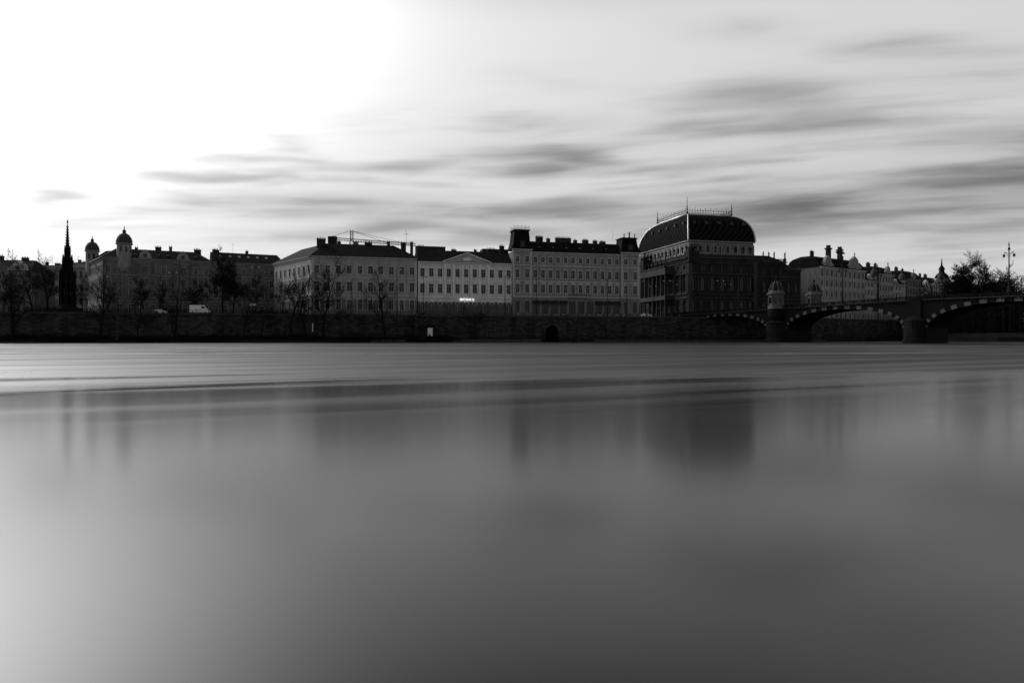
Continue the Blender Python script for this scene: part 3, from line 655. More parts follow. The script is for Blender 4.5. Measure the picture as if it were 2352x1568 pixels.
# ---------------------------------------------------------------- monument
def monument():
    B=Thing('neogothic_monument'); s=B.g('stone','stone_d'); Y=211.; x=(155-CX)/F*Y
    s.lathe(x,Y,[(5,ST-.2),(5,ST+.8),(4,ST+.9),(4,ST+1.8),(3,ST+1.9),(2.4,ST+2.6),(1.4,ST+3)],8)
    def tier(r,z0,z1,pr,pin):
        for k in range(8):
            t=2*math.pi*(k+.5)/8; cx,cy=x+r*math.cos(t),Y+r*math.sin(t)
            s.lathe(cx,cy,[(pr,z0),(pr,z1),(pr*1.4,z1+.15),(pr*1.1,z1+.3),(pr*.9,z1+pin*.4),(.06,z1+pin)],6)
            t2=2*math.pi*(k+1.5)/8; dx,dy=x+r*math.cos(t2),Y+r*math.sin(t2)
            mx,my=(cx+dx)/2,(cy+dy)/2; H0=z0+(z1-z0)*.68
            s.seg((cx,cy,H0),(mx,my,z1-.1),pr*.5,pr*.5,4); s.seg((dx,dy,H0),(mx,my,z1-.1),pr*.5,pr*.5,4)
            s.seg((cx,cy,z1),(mx,my,z1+pin*.35),pr*.45,pr*.4,4); s.seg((dx,dy,z1),(mx,my,z1+pin*.35),pr*.45,pr*.4,4)
    tier(1.95,ST+1,19.4,.36,3.)
    s.lathe(x,Y,[(2.0,19.3),(2.0,19.8),(1.2,20),(1.1,24.)],8)
    tier(1.25,19.8,24.6,.25,2.6)
    s.lathe(x,Y,[(.8,23.6),(.8,27.6),(.9,27.7),(.9,28.),(.55,28.1),(.42,31.5),(.26,34.5),(.1,36.8),(.26,37.1),(.05,37.9)],8)
    tier(.75,25.,28.,.16,2.)
    for k in range(9):
        z=28.8+k*.85; r=.55-.05*k
        for j in range(4):
            t=math.pi/4+math.pi/2*j; s.seg((x+r*math.cos(t),Y+r*math.sin(t),z),(x+(r+.26)*math.cos(t),Y+(r+.26)*math.sin(t),z+.25),.12,.07,4)
    s.lathe(x,Y,[(1.1,ST+3),(1.0,14.2),(1.2,14.3),(1.2,14.6)],8)
    s.seg((x-.7,Y,16),(x+.7,Y,16.1),.42,.42,6); s.seg((x+.6,Y,16.2),(x+1.1,Y,17),.25,.17,6)
    for d in (-.55,-.4,.5,.65): s.seg((x+d,Y+.1,15.8),(x+d,Y+.1,14.6),.12,.08,4)
    statue(B,'stone','stone_d',x,Y,15.9,1.9)
    B.done()
monument()

# ---------------------------------------------------------------- ground, wall, shore, water
g=MB()
c0=uw(1850)
far=3000
e2=(.82/math.hypot(.82,.571),.571/math.hypot(.82,.571))
pA=FW.p(-900,0,ST); pB=FW.p(c0+8,0,ST); pC=(pB[0]+e2[0]*135,pB[1]+e2[1]*135,ST)
g.poly(pA,pB,pC,(pC[0]+60,pC[1]+120,ST),(pC[0]+2600,pC[1]+400,ST),(2600,far,ST),(-2600,far,ST),(-2600,pA[1],ST))
g.obj('ground','ground')
r=MB(); r.poly(FW.p(-400,3.5,ST+.004),FW.p(c0+4,3.5,ST+.004),FW.p(c0+4,11.,ST+.004),FW.p(-400,11.,ST+.004)); r.obj('embankment_road','asph')
k=MB(); k.box(FW,-400,c0+4,11.,14.3,ST+.003,ST+.14); k.box(FW,-400,c0+4,.5,3.5,ST+.003,ST+.14); k.obj('pavement','cop')

Wl=Thing('embankment_wall'); q=Wl.g('masonry','quay'); cp=Wl.g('coping','cop')
def arch_wall(mb,fr,u0,u1,z0,z1,c,hw,zs):
    K=10; zt=zs+hw
    mb.poly(fr.p(u0,0,z0),fr.p(c-hw,0,z0),fr.p(c-hw,0,z1),fr.p(u0,0,z1)); mb.poly(fr.p(c+hw,0,z0),fr.p(u1,0,z0),fr.p(u1,0,z1),fr.p(c+hw,0,z1))
    for k in range(K):
        t0=math.pi*(1-k/K); t1=math.pi*(1-(k+1)/K)
        a=(c+hw*math.cos(t0),zs+hw*math.sin(t0)); b=(c+hw*math.cos(t1),zs+hw*math.sin(t1))
        mb.poly(fr.p(a[0],0,a[1]),fr.p(b[0],0,b[1]),fr.p(b[0],0,z1),fr.p(a[0],0,z1))
        mb.poly(fr.p(a[0],0,a[1]),fr.p(a[0],4,a[1]),fr.p(b[0],4,b[1]),fr.p(b[0],0,b[1]))
    for s in (-hw,hw): mb.poly(fr.p(c+s,0,z0),fr.p(c+s,4,z0),fr.p(c+s,4,zs),fr.p(c+s,0,zs))
uA=uw(1268)
arch_wall(q,FW,uA-15,uA+15,-1,ST-.3,uA,2.4,3.2)
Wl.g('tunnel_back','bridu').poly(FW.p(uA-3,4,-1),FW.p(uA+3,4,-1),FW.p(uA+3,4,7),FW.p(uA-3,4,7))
for t in range(8):
    a0=math.pi*t/8; a=math.pi*(t+1)/8
    cp.seg(FW.p(uA+2.7*math.cos(a0),-.05,3.2+2.7*math.sin(a0)),FW.p(uA+2.7*math.cos(a),-.05,3.2+2.7*math.sin(a)),.28,.28,4)
for k in range(9): Wl.g('gate','iron').box(FW,uA-2.3+k*.55,uA-2.24+k*.55,.5,.56,-.5,5.2)
q.poly(FW.p(-500,0,-1),FW.p(uA-15,0,-1),FW.p(uA-15,0,ST-.3),FW.p(-500,0,ST-.3))
q.poly(FW.p(uA+15,0,-1),FW.p(c0+8,0,-1),FW.p(c0+8,0,ST-.3),FW.p(uA+15,0,ST-.3))
q.poly((pB[0],pB[1],-1),(pC[0],pC[1],-1),(pC[0],pC[1],ST-.3),(pB[0],pB[1],ST-.3))
cp.box(FW,-500,c0+8,-.25,.5,ST-.35,ST+.1)
fq=Fr(pB[:2],e2); cp.box(fq,0,135,-.25,.5,ST-.35,ST+.1)
for u in range(-190,60,14):
    q.box(FW,u,u+1.1,-.35,.05,-1,ST-.36)
cp.box(FW,uA+15,c0+8,-.8,.02,-1,.7); cp.box(FW,uA-60,uA-4,-.5,.02,-1,.9)
Wl.done()

rl=Thing('embankment_railing'); b=rl.g('ironwork','iron'); cs=rl.g('posts','cop')
u=-175
while u<uw(1560):
    if u>uw(1170): cs.box(FW,u,u+.5,0.,.35,ST+.1,ST+1.2)
    else: b.box(FW,u,u+.16,.1,.26,ST+.1,ST+1.25)
    for k in range(1,8): b.box(FW,u+k*.4,u+k*.4+.05,.15,.2,ST+.1,ST+1.05)
    u+=3.2
for z in (.28,1.05): b.box(FW,-175,uw(1570),.14,.21,ST+z,ST+z+.07)
rl.done()

sh=MB(); nu,nw=260,7; ua,ubb=-260.,uw(1045); rg=random.Random(3)
pts={}
for i in range(nu+1):
    u=ua+(ubb-ua)*i/nu; wd=(7.5+2*math.sin(u*.07)+1.2*math.sin(u*.31+1))*min(1,(ubb-u)/14+.05)
    for j in range(nw+1):
        t=j/nw; z=1.9*(1-t)**1.3-.25*t+ (rg.uniform(-.18,.18) if 0<j<nw else 0)
        pts[i,j]=len(sh.v); sh.v.append(FW.p(u,-.02-wd*t,z if j<nw else -.5))
for i in range(nu):
    for j in range(nw): sh.f.append((pts[i,j],pts[i,j+1],pts[i+1,j+1],pts[i+1,j]))
sh.obj('muddy_shore','mud',True)

def scrub(name,spots,seed,mt='bark'):
    b=MB(); rg=random.Random(seed)
    for (u,w,z,n,h) in spots:
        for i in range(n):
            p=Vector(FW.p(u+rg.gauss(0,1.6),w+rg.gauss(0,.6),z)); d=Vector((rg.gauss(0,.5),rg.gauss(0,.5),1)).normalized()
            L=h*rg.uniform(.4,1.1); m=p+d*L*.5; q2=m+(d+Vector((rg.gauss(0,.4),rg.gauss(0,.4),0))).normalized()*L*.5
            b.seg(p,m,.05,.035,3); b.seg(m,q2,.035,.015,3)
            for k in range(4):
                s=m.lerp(q2,rg.random()); b.seg(s,s+Vector((rg.gauss(0,.5),rg.gauss(0,.5),rg.gauss(.3,.3)))*L*.22,.025,.012,3)
    b.obj(name,mt)
rg=random.Random(9)
scrub('riverside_scrub',[(uw(rg.uniform(-60,1040)),-rg.uniform(.5,5),.6,40,rg.uniform(1.2,3.2)) for _ in range(95)],4)
scrub('park_shrubs',[(uw(rg.uniform(-40,660)),rg.uniform(14,22),ST,50,rg.uniform(1.6,3.6)) for _ in range(40)],5)

# ---------------------------------------------------------------- bare trees
def bare_tree(name,x,y,z,h,spread=.45,seed=0,m='bark',dens=1.,lean=0.,low=.28,r0=None,mr=.036):
    rg=random.Random(seed); b=MB(); r0=r0 or h*.019
    def grow(p,d,L,r,lev):
        n=3 if lev<3 else 2; pts=[p]
        for i in range(n):
            d=(d+Vector((rg.gauss(0,.13),rg.gauss(0,.13),rg.gauss(.05,.08)))).normalized()
            q=pts[-1]+d*(L/n); ra=r*(1-.62*i/n); rb=r*(1-.62*(i+1)/n)
            b.seg(pts[-1],q,ra,rb,6 if lev==0 else (4 if lev<2 else 3)); pts.append(q)
        if lev==4: return
        kids=[0,int(6*dens),int(6*dens),int(5*dens)][lev] if lev else int(9*dens)
        for k in range(kids):
            t=(low+(1-low)*(k+rg.random())/kids) if lev==0 else .22+.78*(k+rg.random())/kids
            f=t*n; i=min(n-1,int(f)); s=pts[i].lerp(pts[i+1],f-i)
            ax=d.orthogonal().normalized(); ax.rotate(Matrix.Rotation(rg.uniform(0,2*math.pi),3,d))
            sp=spread*rg.uniform(.7,1.5); nd=(d*math.cos(sp*1.6)+ax*math.sin(sp*1.6)).normalized(); nd.z+=.12; nd.normalize()
            grow(s,nd,L*rg.uniform(.42,.62)*(1.15-.45*t if lev==0 else 1.05-.3*t),max(r*(1-.62*t)*.55,mr),lev+1)
        grow(pts[-1],d,L*.5,max(r*.36,mr),lev+1)
    grow(Vector((x,y,z)),Vector((lean,0,1)).normalized(),h*.62,r0,0)
    return b.obj(name,m)
def tree_at(px_,Y,ybase,ytop,z=None,**kw):
    X=(px_-CX)/F*Y; z=H+(HZ-ybase)*Y/F if z is None else z
    bare_tree('bare_tree',X,Y,z,H+(HZ-ytop)*Y/F-z,**kw)
def wallY(p): k=(p-CX)/F; return 230/(1-.25*k)
T=[(28,-4,0.6,602,.5,.9),(228,-3,.8,604,.34,.8),(268,-3.5,.8,640,.4,.6),(400,-3,.8,622,.35,.7),(672,-2.5,.8,606,.45,.9),(705,-3,.8,612,.4,.85),(742,-4,.6,600,.42,1.),(886,-4,.6,618,.45,.9),(948,-3,.7,700,.5,.7),(1095,-1,.9,690,.6,.7),(318,-3,.8,690,.4,.6),(560,-3,.8,660,.4,.7),(600,-3,.8,690,.5,.7)]
for i,(p,w,z,yt,sp,dn) in enumerate(T):
    Y=wallY(p)+w; tree_at(p,Y,0,yt,z=z,spread=sp,seed=20+i,dens=dn,lean=R.uniform(-.06,.06),m='bark2' if p==268 else 'bark')
T2=[(8,17,640,.6,1.),(75,20,588,.55,1.1),(108,14,592,.6,1.1),(190,24,640,.5,.9),(250,20,650,.5,.9),(330,22,640,.45,1.),(365,18,645,.5,.9),(440,20,650,.5,.9),(470,22,640,.5,.9),(512,16,584,.52,1.4),(535,18,604,.5,1.2),(650,18,636,.45,.9),(585,19,632,.45,.9)]
for i,(p,w,yt,sp,dn) in enumerate(T2):
    tree_at(p,wallY(p)+w,0,yt,z=ST,spread=sp,seed=60+i,dens=dn)

# ---------------------------------------------------------------- bridge
BR=Fr((64.8,254.8),(.64,-.769))
def deck(s): return 10.95+ (.030*min(s,80)) - .0004*max(0,s-118)**1.3
def bridge():
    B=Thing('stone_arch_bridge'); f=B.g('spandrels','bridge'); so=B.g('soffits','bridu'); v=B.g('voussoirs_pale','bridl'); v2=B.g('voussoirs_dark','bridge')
    wd=16.
    spans=[(2.,32.5),(40.,75.),(81.5,120.),(126.5,163.),(169.,199.)]
    for a,b in spans:
        n=34; c=(a+b)/2; hw=(b-a)/2; z0=4.3; zc=deck(c)-2.35
        Z=lambda s:z0+(zc-z0)*math.sqrt(max(0,1-((s-c)/hw)**2))
        ss=[c-hw*math.cos(math.pi*k/n) for k in range(n+1)]
        for p,q in zip(ss[:-1],ss[1:]):
            for w in (0,wd): f.poly(BR.p(p,w,Z(p)),BR.p(q,w,Z(q)),BR.p(q,w,deck(q)-1.),BR.p(p,w,deck(p)-1.))
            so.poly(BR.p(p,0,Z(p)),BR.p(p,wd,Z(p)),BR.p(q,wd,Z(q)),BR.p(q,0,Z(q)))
        nv=31
        for k in range(nv):
            t0=math.pi*(k+.06)/nv; t1=math.pi*(k+.94)/nv
            th=1.05
            def pt(t,o): 
                s=c-hw*math.cos(t); z=z0+(zc-z0)*math.sin(t)
                nx=-math.cos(t)*(zc-z0); nz=math.sin(t)*hw; l=math.hypot(nx,nz); return (s+nx/l*o,z+nz/l*o)
            mb=v if k%2==0 else v2
            P=[pt(t0,0),pt(t1,0),pt(t1,th),pt(t0,th)]
            d=-.14 if k%2==0 else -.05
            mb.loft([[BR.p(s,d,z) for s,z in P],[BR.p(s,.02,z) for s,z in P]],True,True)
    piers=[(-8,2.),(32.5,40.),(75.,81.5),(120.,126.5),(163.,169.),(199.,215.)]
    pr=B.g('piers','bridge')
    for a,b in piers:
        pr.loft([[BR.p(a,0,-2),BR.p(b,0,-2),BR.p(b,wd,-2),BR.p(a,wd,-2)],[BR.p(a,0,deck(a)-1.),BR.p(b,0,deck(b)-1.),BR.p(b,wd,deck(b)-1.),BR.p(a,wd,deck(a)-1.)]])
        if a>0 and b<190:
            c=(a+b)/2
            for s,w0 in ((-1,0),(1,wd)):
                def ring(r,z): return [BR.p(c+r*math.cos(math.pi*k/8),w0+s*(r*math.sin(math.pi*k/8)*.8)+(-s*.05),z) for k in range(9)]
                r=(b-a)/2-.4
                pr.loft([ring(r+.4,-2),ring(r+.4,1.),ring(r,1.2),ring(r,6.),ring(r+.2,6.1),ring(r+.2,6.5),ring(r*.5,7.4),ring(.3,7.8)],True,True)
                pr.box(BR,c-r*.6,c+r*.6,w0-.6 if s<0 else w0-.05,w0+.05 if s<0 else w0+.6,6,deck(c)-.4)
    dk=B.g('deck','asph'); pa=B.g('parapet','bridge'); co=B.g('cornice','cop')
    s=-8
    while s<215:
        t=s+3
        dk.poly(BR.p(s,0,deck(s)-1.),BR.p(t,0,deck(t)-1.),BR.p(t,wd,deck(t)-1.),BR.p(s,wd,deck(s)-1.))
        for w in (-.35,wd+.05):
            if w<0: co.loft([[BR.p(s,w,deck(s)-1.15),BR.p(t,w,deck(t)-1.15),BR.p(t,w+.3,deck(t)-1.15),BR.p(s,w+.3,deck(s)-1.15)],[BR.p(s,w,deck(s)-.98),BR.p(t,w,deck(t)-.98),BR.p(t,w+.3,deck(t)-.98),BR.p(s,w+.3,deck(s)-.98)]],True,True)
            pa.loft([[BR.p(s,w+.05,deck(s)-.2),BR.p(t,w+.05,deck(t)-.2),BR.p(t,w+.35,deck(t)-.2),BR.p(s,w+.35,deck(s)-.2)],[BR.p(s,w+.05,deck(s)),BR.p(t,w+.05,deck(t)),BR.p(t,w+.35,deck(t)),BR.p(s,w+.35,deck(s))]],True,True)
            pa.box(BR,s,s+.6,w+.02,w+.4,deck(s)-1.,deck(s)+.05)
            for k in range(6): pa.box(BR,s+.85+k*.37,s+1.02+k*.37,w+.1,w+.3,deck(s)-.98,deck(s)-.18+.03*k*.37)
        s=t
    s=0
    while s<200: v2.box(BR,s,s+.3,-.3,.02,deck(s)-1.7,deck(s)-1.16); s+=1.
    B.done()
bridge()
def kiosk(s,w):
    B=Thing('bridge_toll_kiosk'); q=BR.p(s,w,0); x,y=q[0],q[1]; z=deck(s)-1.; k=B.g('stone','kiosk')
    if w<2: B.g('bastion','bridge').lathe(x,y,[(1.2,z-4.5),(2.4,z-2.5),(2.6,z-.3),(2.6,z)],16)
    k.lathe(x,y,[(2.5,z),(2.5,z+.8),(2.2,z+1),(2.2,z+4.6),(2.75,z+4.8),(2.75,z+5.3),(2.3,z+5.5),(2.2,z+6.1)],16)
    o=B.g('openings','glass'); 
    for i in range(8):
        t=2*math.pi*i/8+.3; f=Fr((x+2.2*math.cos(t),y+2.2*math.sin(t)),(-math.sin(t),math.cos(t)))
        o.box(f,-.4,.4,-.05,.08,z+1.8,z+3.8)
        t+=math.pi/8; k.lathe(x+2.35*math.cos(t),y+2.35*math.sin(t),[(.25,z+1),(.2,z+1.3),(.17,z+4.2),(.28,z+4.7)],6)
    d=B.g('dome_ribs','kiosk'); B.g('dome','iron').lathe(x,y,[(2.0,z+6.1),(1.9,z+7.),(1.45,z+8.),(.75,z+8.7),(.3,z+9),(.3,z+9.5),(.42,z+9.8),(.1,z+10.1),(.04,z+11.4)],14)
    for i in range(8):
        t=2*math.pi*i/8; pr=[(2.15,6.1),(2.05,7.),(1.6,8.05),(.85,8.8),(.35,9.1)]
        for (r0,a),(r1,b) in zip(pr[:-1],pr[1:]): d.seg((x+r0*math.cos(t),y+r0*math.sin(t),z+a),(x+r1*math.cos(t),y+r1*math.sin(t),z+b),.11,.11,4)
        d.lathe(x+2.3*math.cos(t),y+2.3*math.sin(t),[(.2,z+5.5),(.12,z+6),(.22,z+6.3),(.03,z+6.8)],6)
    B.done()
kiosk(36.2,-.4); kiosk(40.5,17.)
def bridge_lamp(s,w,h):
    B=Thing('bridge_lamp_post'); m=B.g('column','iron'); q=BR.p(s,w,0); x,y=q[0],q[1]; z=deck(s)-.1
    m.lathe(x,y,[(.55,z-.9),(.55,z+.4),(.35,z+.6),(.4,z+1.4),(.22,z+1.7),(.2,z+4),(.3,z+4.2),(.16,z+4.5),(.12,z+h-2.2),(.28,z+h-2.),(.28,z+h-1.6),(.1,z+h-1.4),(.16,z+h-.7),(.04,z+h)],8)
    g=B.g('lanterns','iron')
    for sg in (-1,1):
        a=Vector(BR.p(s,w,z+h-3.2)); c=Vector(BR.p(s+sg*.9,w,z+h-2.6)); d=Vector(BR.p(s+sg*1.1,w,z+h-3.1))
        m.seg(a,c,.06,.05,4); m.seg(c,d,.05,.05,4); m.seg(Vector(BR.p(s,w,z+h-4.)),c,.04,.04,4)
        g.lathe(d.x,d.y,[(.08,d.z),(.26,d.z-.15),(.3,d.z-.55),(.12,d.z-.85),(.04,d.z-1.)],8)
    B.done()
for s,w,h in ((57.8,.2,13.),(68,.2,10.5),(100.6,.2,13.2),(140,.2,13),(140,15.8,13),(22,.2,7.)): bridge_lamp(s,w,h)

# ---------------------------------------------------------------- street lamps
def street_lamp(p,Y,top,double=True):
    B=Thing('street_lamp'); m=B.g('post','iron'); x=(p-CX)/F*Y; zt=H+(HZ-top)*Y/F; h=zt-ST
    m.lathe(x,Y,[(.2,ST),(.2,ST+1.),(.12,ST+1.2),(.09,zt)],6)
    l=B.g('lantern','lampg')
    for sg in ((-1,1) if double else (1,)):
        pr=[Vector((x,Y,zt-1.1))]+[Vector((x+sg*(.8-.8*math.cos(t)),Y,zt-1.1+1.1*math.sin(t))) for t in (.5,1.,1.5,2.0)]
        for a,b in zip(pr[:-1],pr[1:]): m.seg(a,b,.05,.05,4)
        e=pr[-1]; m.lathe(e.x,Y,[(.05,e.z),(.28,e.z-.12),(.32,e.z-.2)],8); l.lathe(e.x,Y,[(.2,e.z-.55),(.28,e.z-.21)],8)
    B.done()
for p,dw,top,db in ((397,2,622,True),(587,2,610,True),(238,2,632,False),(912,2,616,False),(972,2,634,False),(1160,2,632,False),(1232,2,640,False),(1395,2,640,True),(1440,2,648,False),(1532,2,642,True),(1655,2.5,642,True),(1672,12,650,True),(808,12,640,False),(1500,30,655,True),(1548,14,650,False)):
    street_lamp(p,wallY(p)+dw,top,db)
def traffic_light(p,dw):
    B=Thing('traffic_light'); Y=wallY(p)+dw; x=(p-CX)/F*Y
    B.g('pole','iron').lathe(x,Y,[(.09,ST),(.07,ST+3.4)],6); B.g('head','iron').box(Fr((x-.17,Y-.2),(1,.25)),0,.34,0,.25,ST+2.5,ST+3.5)
    B.g('lenses','lampg').box(Fr((x-.09,Y-.24),(1,.25)),0,.18,-.05,.0,ST+3.1,ST+3.35); B.done()
for p in (1487,1512,1560): traffic_light(p,3.4)

# ---------------------------------------------------------------- vehicles
def vehicle(name,p,dw,prof,wid,paint,win,wheels):
    k0=uw(p); f=FW.sub(k0,dw); B=Thing(name)
    body=B.g('body',paint); L=max(a for a,_ in prof); z0=ST+.02
    def ring(w,sc): 
        cx=L/2; return [f.p(cx+(a-cx)*sc,w+ (0.12 if z>1.3 and w<wid/2 else (-.12 if z>1.3 else 0)),z0+z) for a,z in prof]
    body.loft([ring(.03,1.),ring(wid-.03,1.)],True,True)
    g=B.g('glazing','glass')
    for pts in win:
        for w in (-.02,wid+.02): g.poly(*[f.p(a,w+(.12 if w<1 else -.12),z0+z) for a,z in pts]) 
    t=B.g('wheels','tyre'); hb=B.g('hubcaps','frame')
    for a in wheels:
        for w in (-.02,wid-.2):
            t.loft([[f.p(a+.34*math.cos(2*math.pi*k/14),w+ww,z0+.34+.34*math.sin(2*math.pi*k/14)) for k in range(14)] for ww in (0,.22)],True,True)
            hb.loft([[f.p(a+.18*math.cos(2*math.pi*k/10),w+ww,z0+.34+.18*math.sin(2*math.pi*k/10)) for k in range(10)] for ww in (-.02,.24)],True,True)
    d=B.g('trim','tyre'); d.box(f,-.06,.1,.1,wid-.1,z0+.3,z0+.5); d.box(f,L-.1,L+.06,.1,wid-.1,z0+.3,z0+.5)
    l=B.g('lights','lampg'); l.box(f,L-.2,L+.03,.12,.4,z0+.7,z0+.9); l.box(f,-.03,.1,.08,.25,z0+.8,z0+1.2)
    if paint=='paint': d.box(f,1.9,1.93,-.015,.02,z0+.5,z0+2.0); d.box(f,3.1,3.13,-.015,.02,z0+.5,z0+2.0)
    B.done()
van=[(0,.35),(5.5,.35),(5.5,.95),(5.3,1.15),(4.6,1.4),(4.0,2.25),(3.7,2.42),(.15,2.42),(0,2.2)]
vehicle('delivery_van',428,4.2,[(a*1.03,z*1.12) for a,z in van],2.0,'paint',[[(3.4,1.65),(4.5,1.65),(4.05,2.4),(3.4,2.4)]],(.95,4.5))
car=[(0,.3),(4.3,.3),(4.3,.75),(4.1,.9),(3.2,1.0),(2.6,1.45),(1.2,1.48),(.4,1.0),(0,.95)]
cw=[[(.75,1.02),(1.75,1.02),(1.75,1.4),(1.25,1.4)],[(1.85,1.02),(3.0,1.02),(2.55,1.4),(1.85,1.4)]]
for p,dw,pt in ((315,4.5,'paintd'),(332,7.5,'paint'),(1490,6,'paint'),(880,9,'paintd'),(1320,9.5,'paintd'),(1130,9.5,'paintd')): vehicle('parked_car',p,dw,car,1.75,pt,cw,(.8,3.4))

# ---------------------------------------------------------------- riverside bits
def landing():
    B=Thing('landing_stage_kiosk'); f=FW.sub(uw(962),-4.6)
    for a,b in ((0,0),(4.3,0),(0,3),(4.3,3)): B.g('posts','iron').box(f,a,a+.2,b,b+.2,.3,5.4)
    B.g('roof','iron').box(f,-.4,4.9,-.4,3.6,5.4,5.7); B.g('floor','iron').box(f,-.3,4.8,-.3,3.4,.9,1.2)
    B.g('picture_panel','sign').box(f,2.3,3.9,-.05,.02,2.0,4.6); B.g('counter','iron').box(f,.2,2.1,0,.1,1.2,2.6)
    B.g('picture','shop').loft([[f.p(2.6,-.06,2.0),f.p(3.3,-.06,2.0),f.p(3.0,-.06,3.0)],[f.p(2.6,-.051,2.0),f.p(3.3,-.051,2.0),f.p(3.0,-.051,3.0)]],True,True)
    B.done()
landing()
def boat(p,dw,L):
    B=Thing('moored_rowing_boat'); f=FW.sub(uw(p),dw); h=B.g('hull','bark2'); n=10; rs=[]
    for k in range(n+1):
        t=k/n; hw=.85*math.sin(math.pi*min(.98,max(.04,t**.8)))+.03; z=.15+.35*abs(t-.45)**2*3
        rs.append([f.p(L*t,-hw,.55+z),f.p(L*t,-hw*.6,-.05),f.p(L*t,hw*.6,-.05),f.p(L*t,hw,.55+z),f.p(L*t,hw*.88,.5+z),f.p(L*t,hw*.5,.12),f.p(L*t,-hw*.5,.12),f.p(L*t,-hw*.88,.5+z)])
    h.loft(rs,True,True)
    for t in (.3,.55,.75): B.g('thwarts','mud').box(f,L*t,L*t+.25,-.6,.6,.45,.5)
    B.done()
boat(850,-12,6.); boat(872,-12.6,7.)
jt=Thing('wooden_jetty'); f=FW.sub(uw(755),-8.5); j=jt.g('planks','bark'); j.box(f,0,24,0,1.6,.75,.95)
for k in range(9): j.box(f,k*3,k*3+.18,0,.18,-.8,1.9)
jt.g('handrail','bark2').box(f,0,24,.04,.12,1.8,1.9); jt.done()
def panel(p,dw,z,w,h,nm='notice_board',m='sign'):
    B=Thing(nm); f=FW.sub(uw(p),dw); B.g('board',m).box(f,0,w,0,.08,z,z+h); B.g('posts','iron').box(f,.1,.2,.081,.16,ST,z+h); B.g('posts','iron').box(f,w-.2,w-.1,.081,.16,ST,z+h); B.done()
panel(570,1.6,ST+2.6,2.2,.7)
def door_in_wall(p,w,h,z=.9):
    B=Thing('embankment_door'); f=FW.sub(uw(p),0); B.g('leaf','shop').box(f,0,w,-.06,.02,z,z+h); B.g('surround','cop').box(f,-.3,0,-.15,.02,z,z+h); B.g('surround','cop').box(f,w,w+.3,-.15,.02,z,z+h); B.g('surround','cop').box(f,-.4,w+.4,-.18,.02,z+h,z+h+.3); B.done()
door_in_wall(706,2.6,4.,1.8); door_in_wall(918,1.6,2.8,1.6); door_in_wall(1120,1.2,2.4,1.6)
sn=Thing('river_marker_sign'); f=FW.sub(uw(717),-.5); sn.g('board','sign').box(f,0,.3,0,.06,3.4,6.0); sn.g('bracket','iron').box(f,.2,.3,.06,.5,4.,4.1); sn.done()

# ---------------------------------------------------------------- wooded island beyond the bridge
isl=MB(); ring=[(160,262),(175,246),(215,236),(300,232),(420,250),(520,330),(420,400),(300,360),(220,320),(176,292)]
isl.loft([[(x,y,-1) for x,y in ring],[(x,y,1.6) for x,y in inset(ring,1.5)],[(x,y,3.2) for x,y in inset(ring,7)]]); isl.obj('wooded_island','mud')
for i,(p,Y,yt,sp,dn) in enumerate(((2222,285.,596,.55,1.7),(2258,292.,600,.55,1.7),(2196,300.,622,.6,1.3),(2288,275,618,.6,1.3),(2320,300,640,.5,1.),(2345,280,640,.5,1.),(2390,270,630,.5,1.),(2160,310,655,.5,1.),(2440,270,630,.5,1))):
    tree_at(p,Y,0,yt,z=3,spread=sp,seed=200+i,dens=dn,low=.35,mr=.055)
b=MB(); rg=random.Random(77)
for i in range(13000):
    Y=rg.uniform(262,350); X=Y*(rg.uniform(2110,2640)-CX)/F; hh=rg.uniform(14,20)+3*math.sin(X*.13)
    t=rg.random()**1.2; c=Vector((X+rg.gauss(0,1.5),Y,3+hh*(.05+.9*t))); d=Vector((rg.gauss(0,1),rg.gauss(0,1),rg.gauss(.8,.6))).normalized()
    b.seg(c,c+d*rg.uniform(1.5,3.5),.15,.04,3)
    if i%25==0: b.seg((X,Y,3),(X,Y,3+hh),.28,.06,4)
b.obj('distant_trees','bark')
rr=Thing('island_railing'); f=Fr((190,241),(1,-.08)); 
for k in range(30): rr.g('posts','cop').box(f,k*2,k*2+.1,0,.1,1.4,2.9)
rr.g('rails','cop').box(f,0,60,0,.08,2.8,2.9); rr.done()

# ---------------------------------------------------------------- water
wt=MB(); wt.poly((-2600,-60,0),(2600,-60,0),(2600,2900,0),(-2600,2900,0)); wo=wt.obj('water','mud')
m,N,b=new_mat('river_water'); wo.data.materials[0]=m
tc=N.node('ShaderNodeTexCoord').outputs['Object']; sep=N.node('ShaderNodeSeparateXYZ'); N.put(sep.inputs[0],tc); x,y=sep.outputs[0],sep.outputs[1]
ca,sa=math.cos(math.radians(24)),math.sin(math.radians(24))
al=N.m('ADD',N.m('MULTIPLY',x,ca),N.m('MULTIPLY',y,sa)); ac=N.m('SUBTRACT',N.m('MULTIPLY',y,ca),N.m('MULTIPLY',x,sa))
n1=N.noise(N.xyz(N.m('MULTIPLY',al,.016),N.m('MULTIPLY',ac,.24),0.),1.,4,.65,.3)
n2=N.noise(N.xyz(N.m('MULTIPLY',x,.008),N.m('MULTIPLY',y,.075),3.),1.,4,.7,.2)
base=N.m('ADD',N.ramp(y,4.,22.,.13,.185),N.ramp(y,17.,52.,0.,.34))
s1=N.m('MULTIPLY',N.m('SUBTRACT',N.ramp(n1,.38,.64),.5),N.m('MULTIPLY',N.ramp(y,10.,34.),.22))
s2=N.m('MULTIPLY',N.m('SUBTRACT',N.ramp(n2,.32,.52),.8),N.m('MULTIPLY',N.ramp(y,34.,90.),.50))
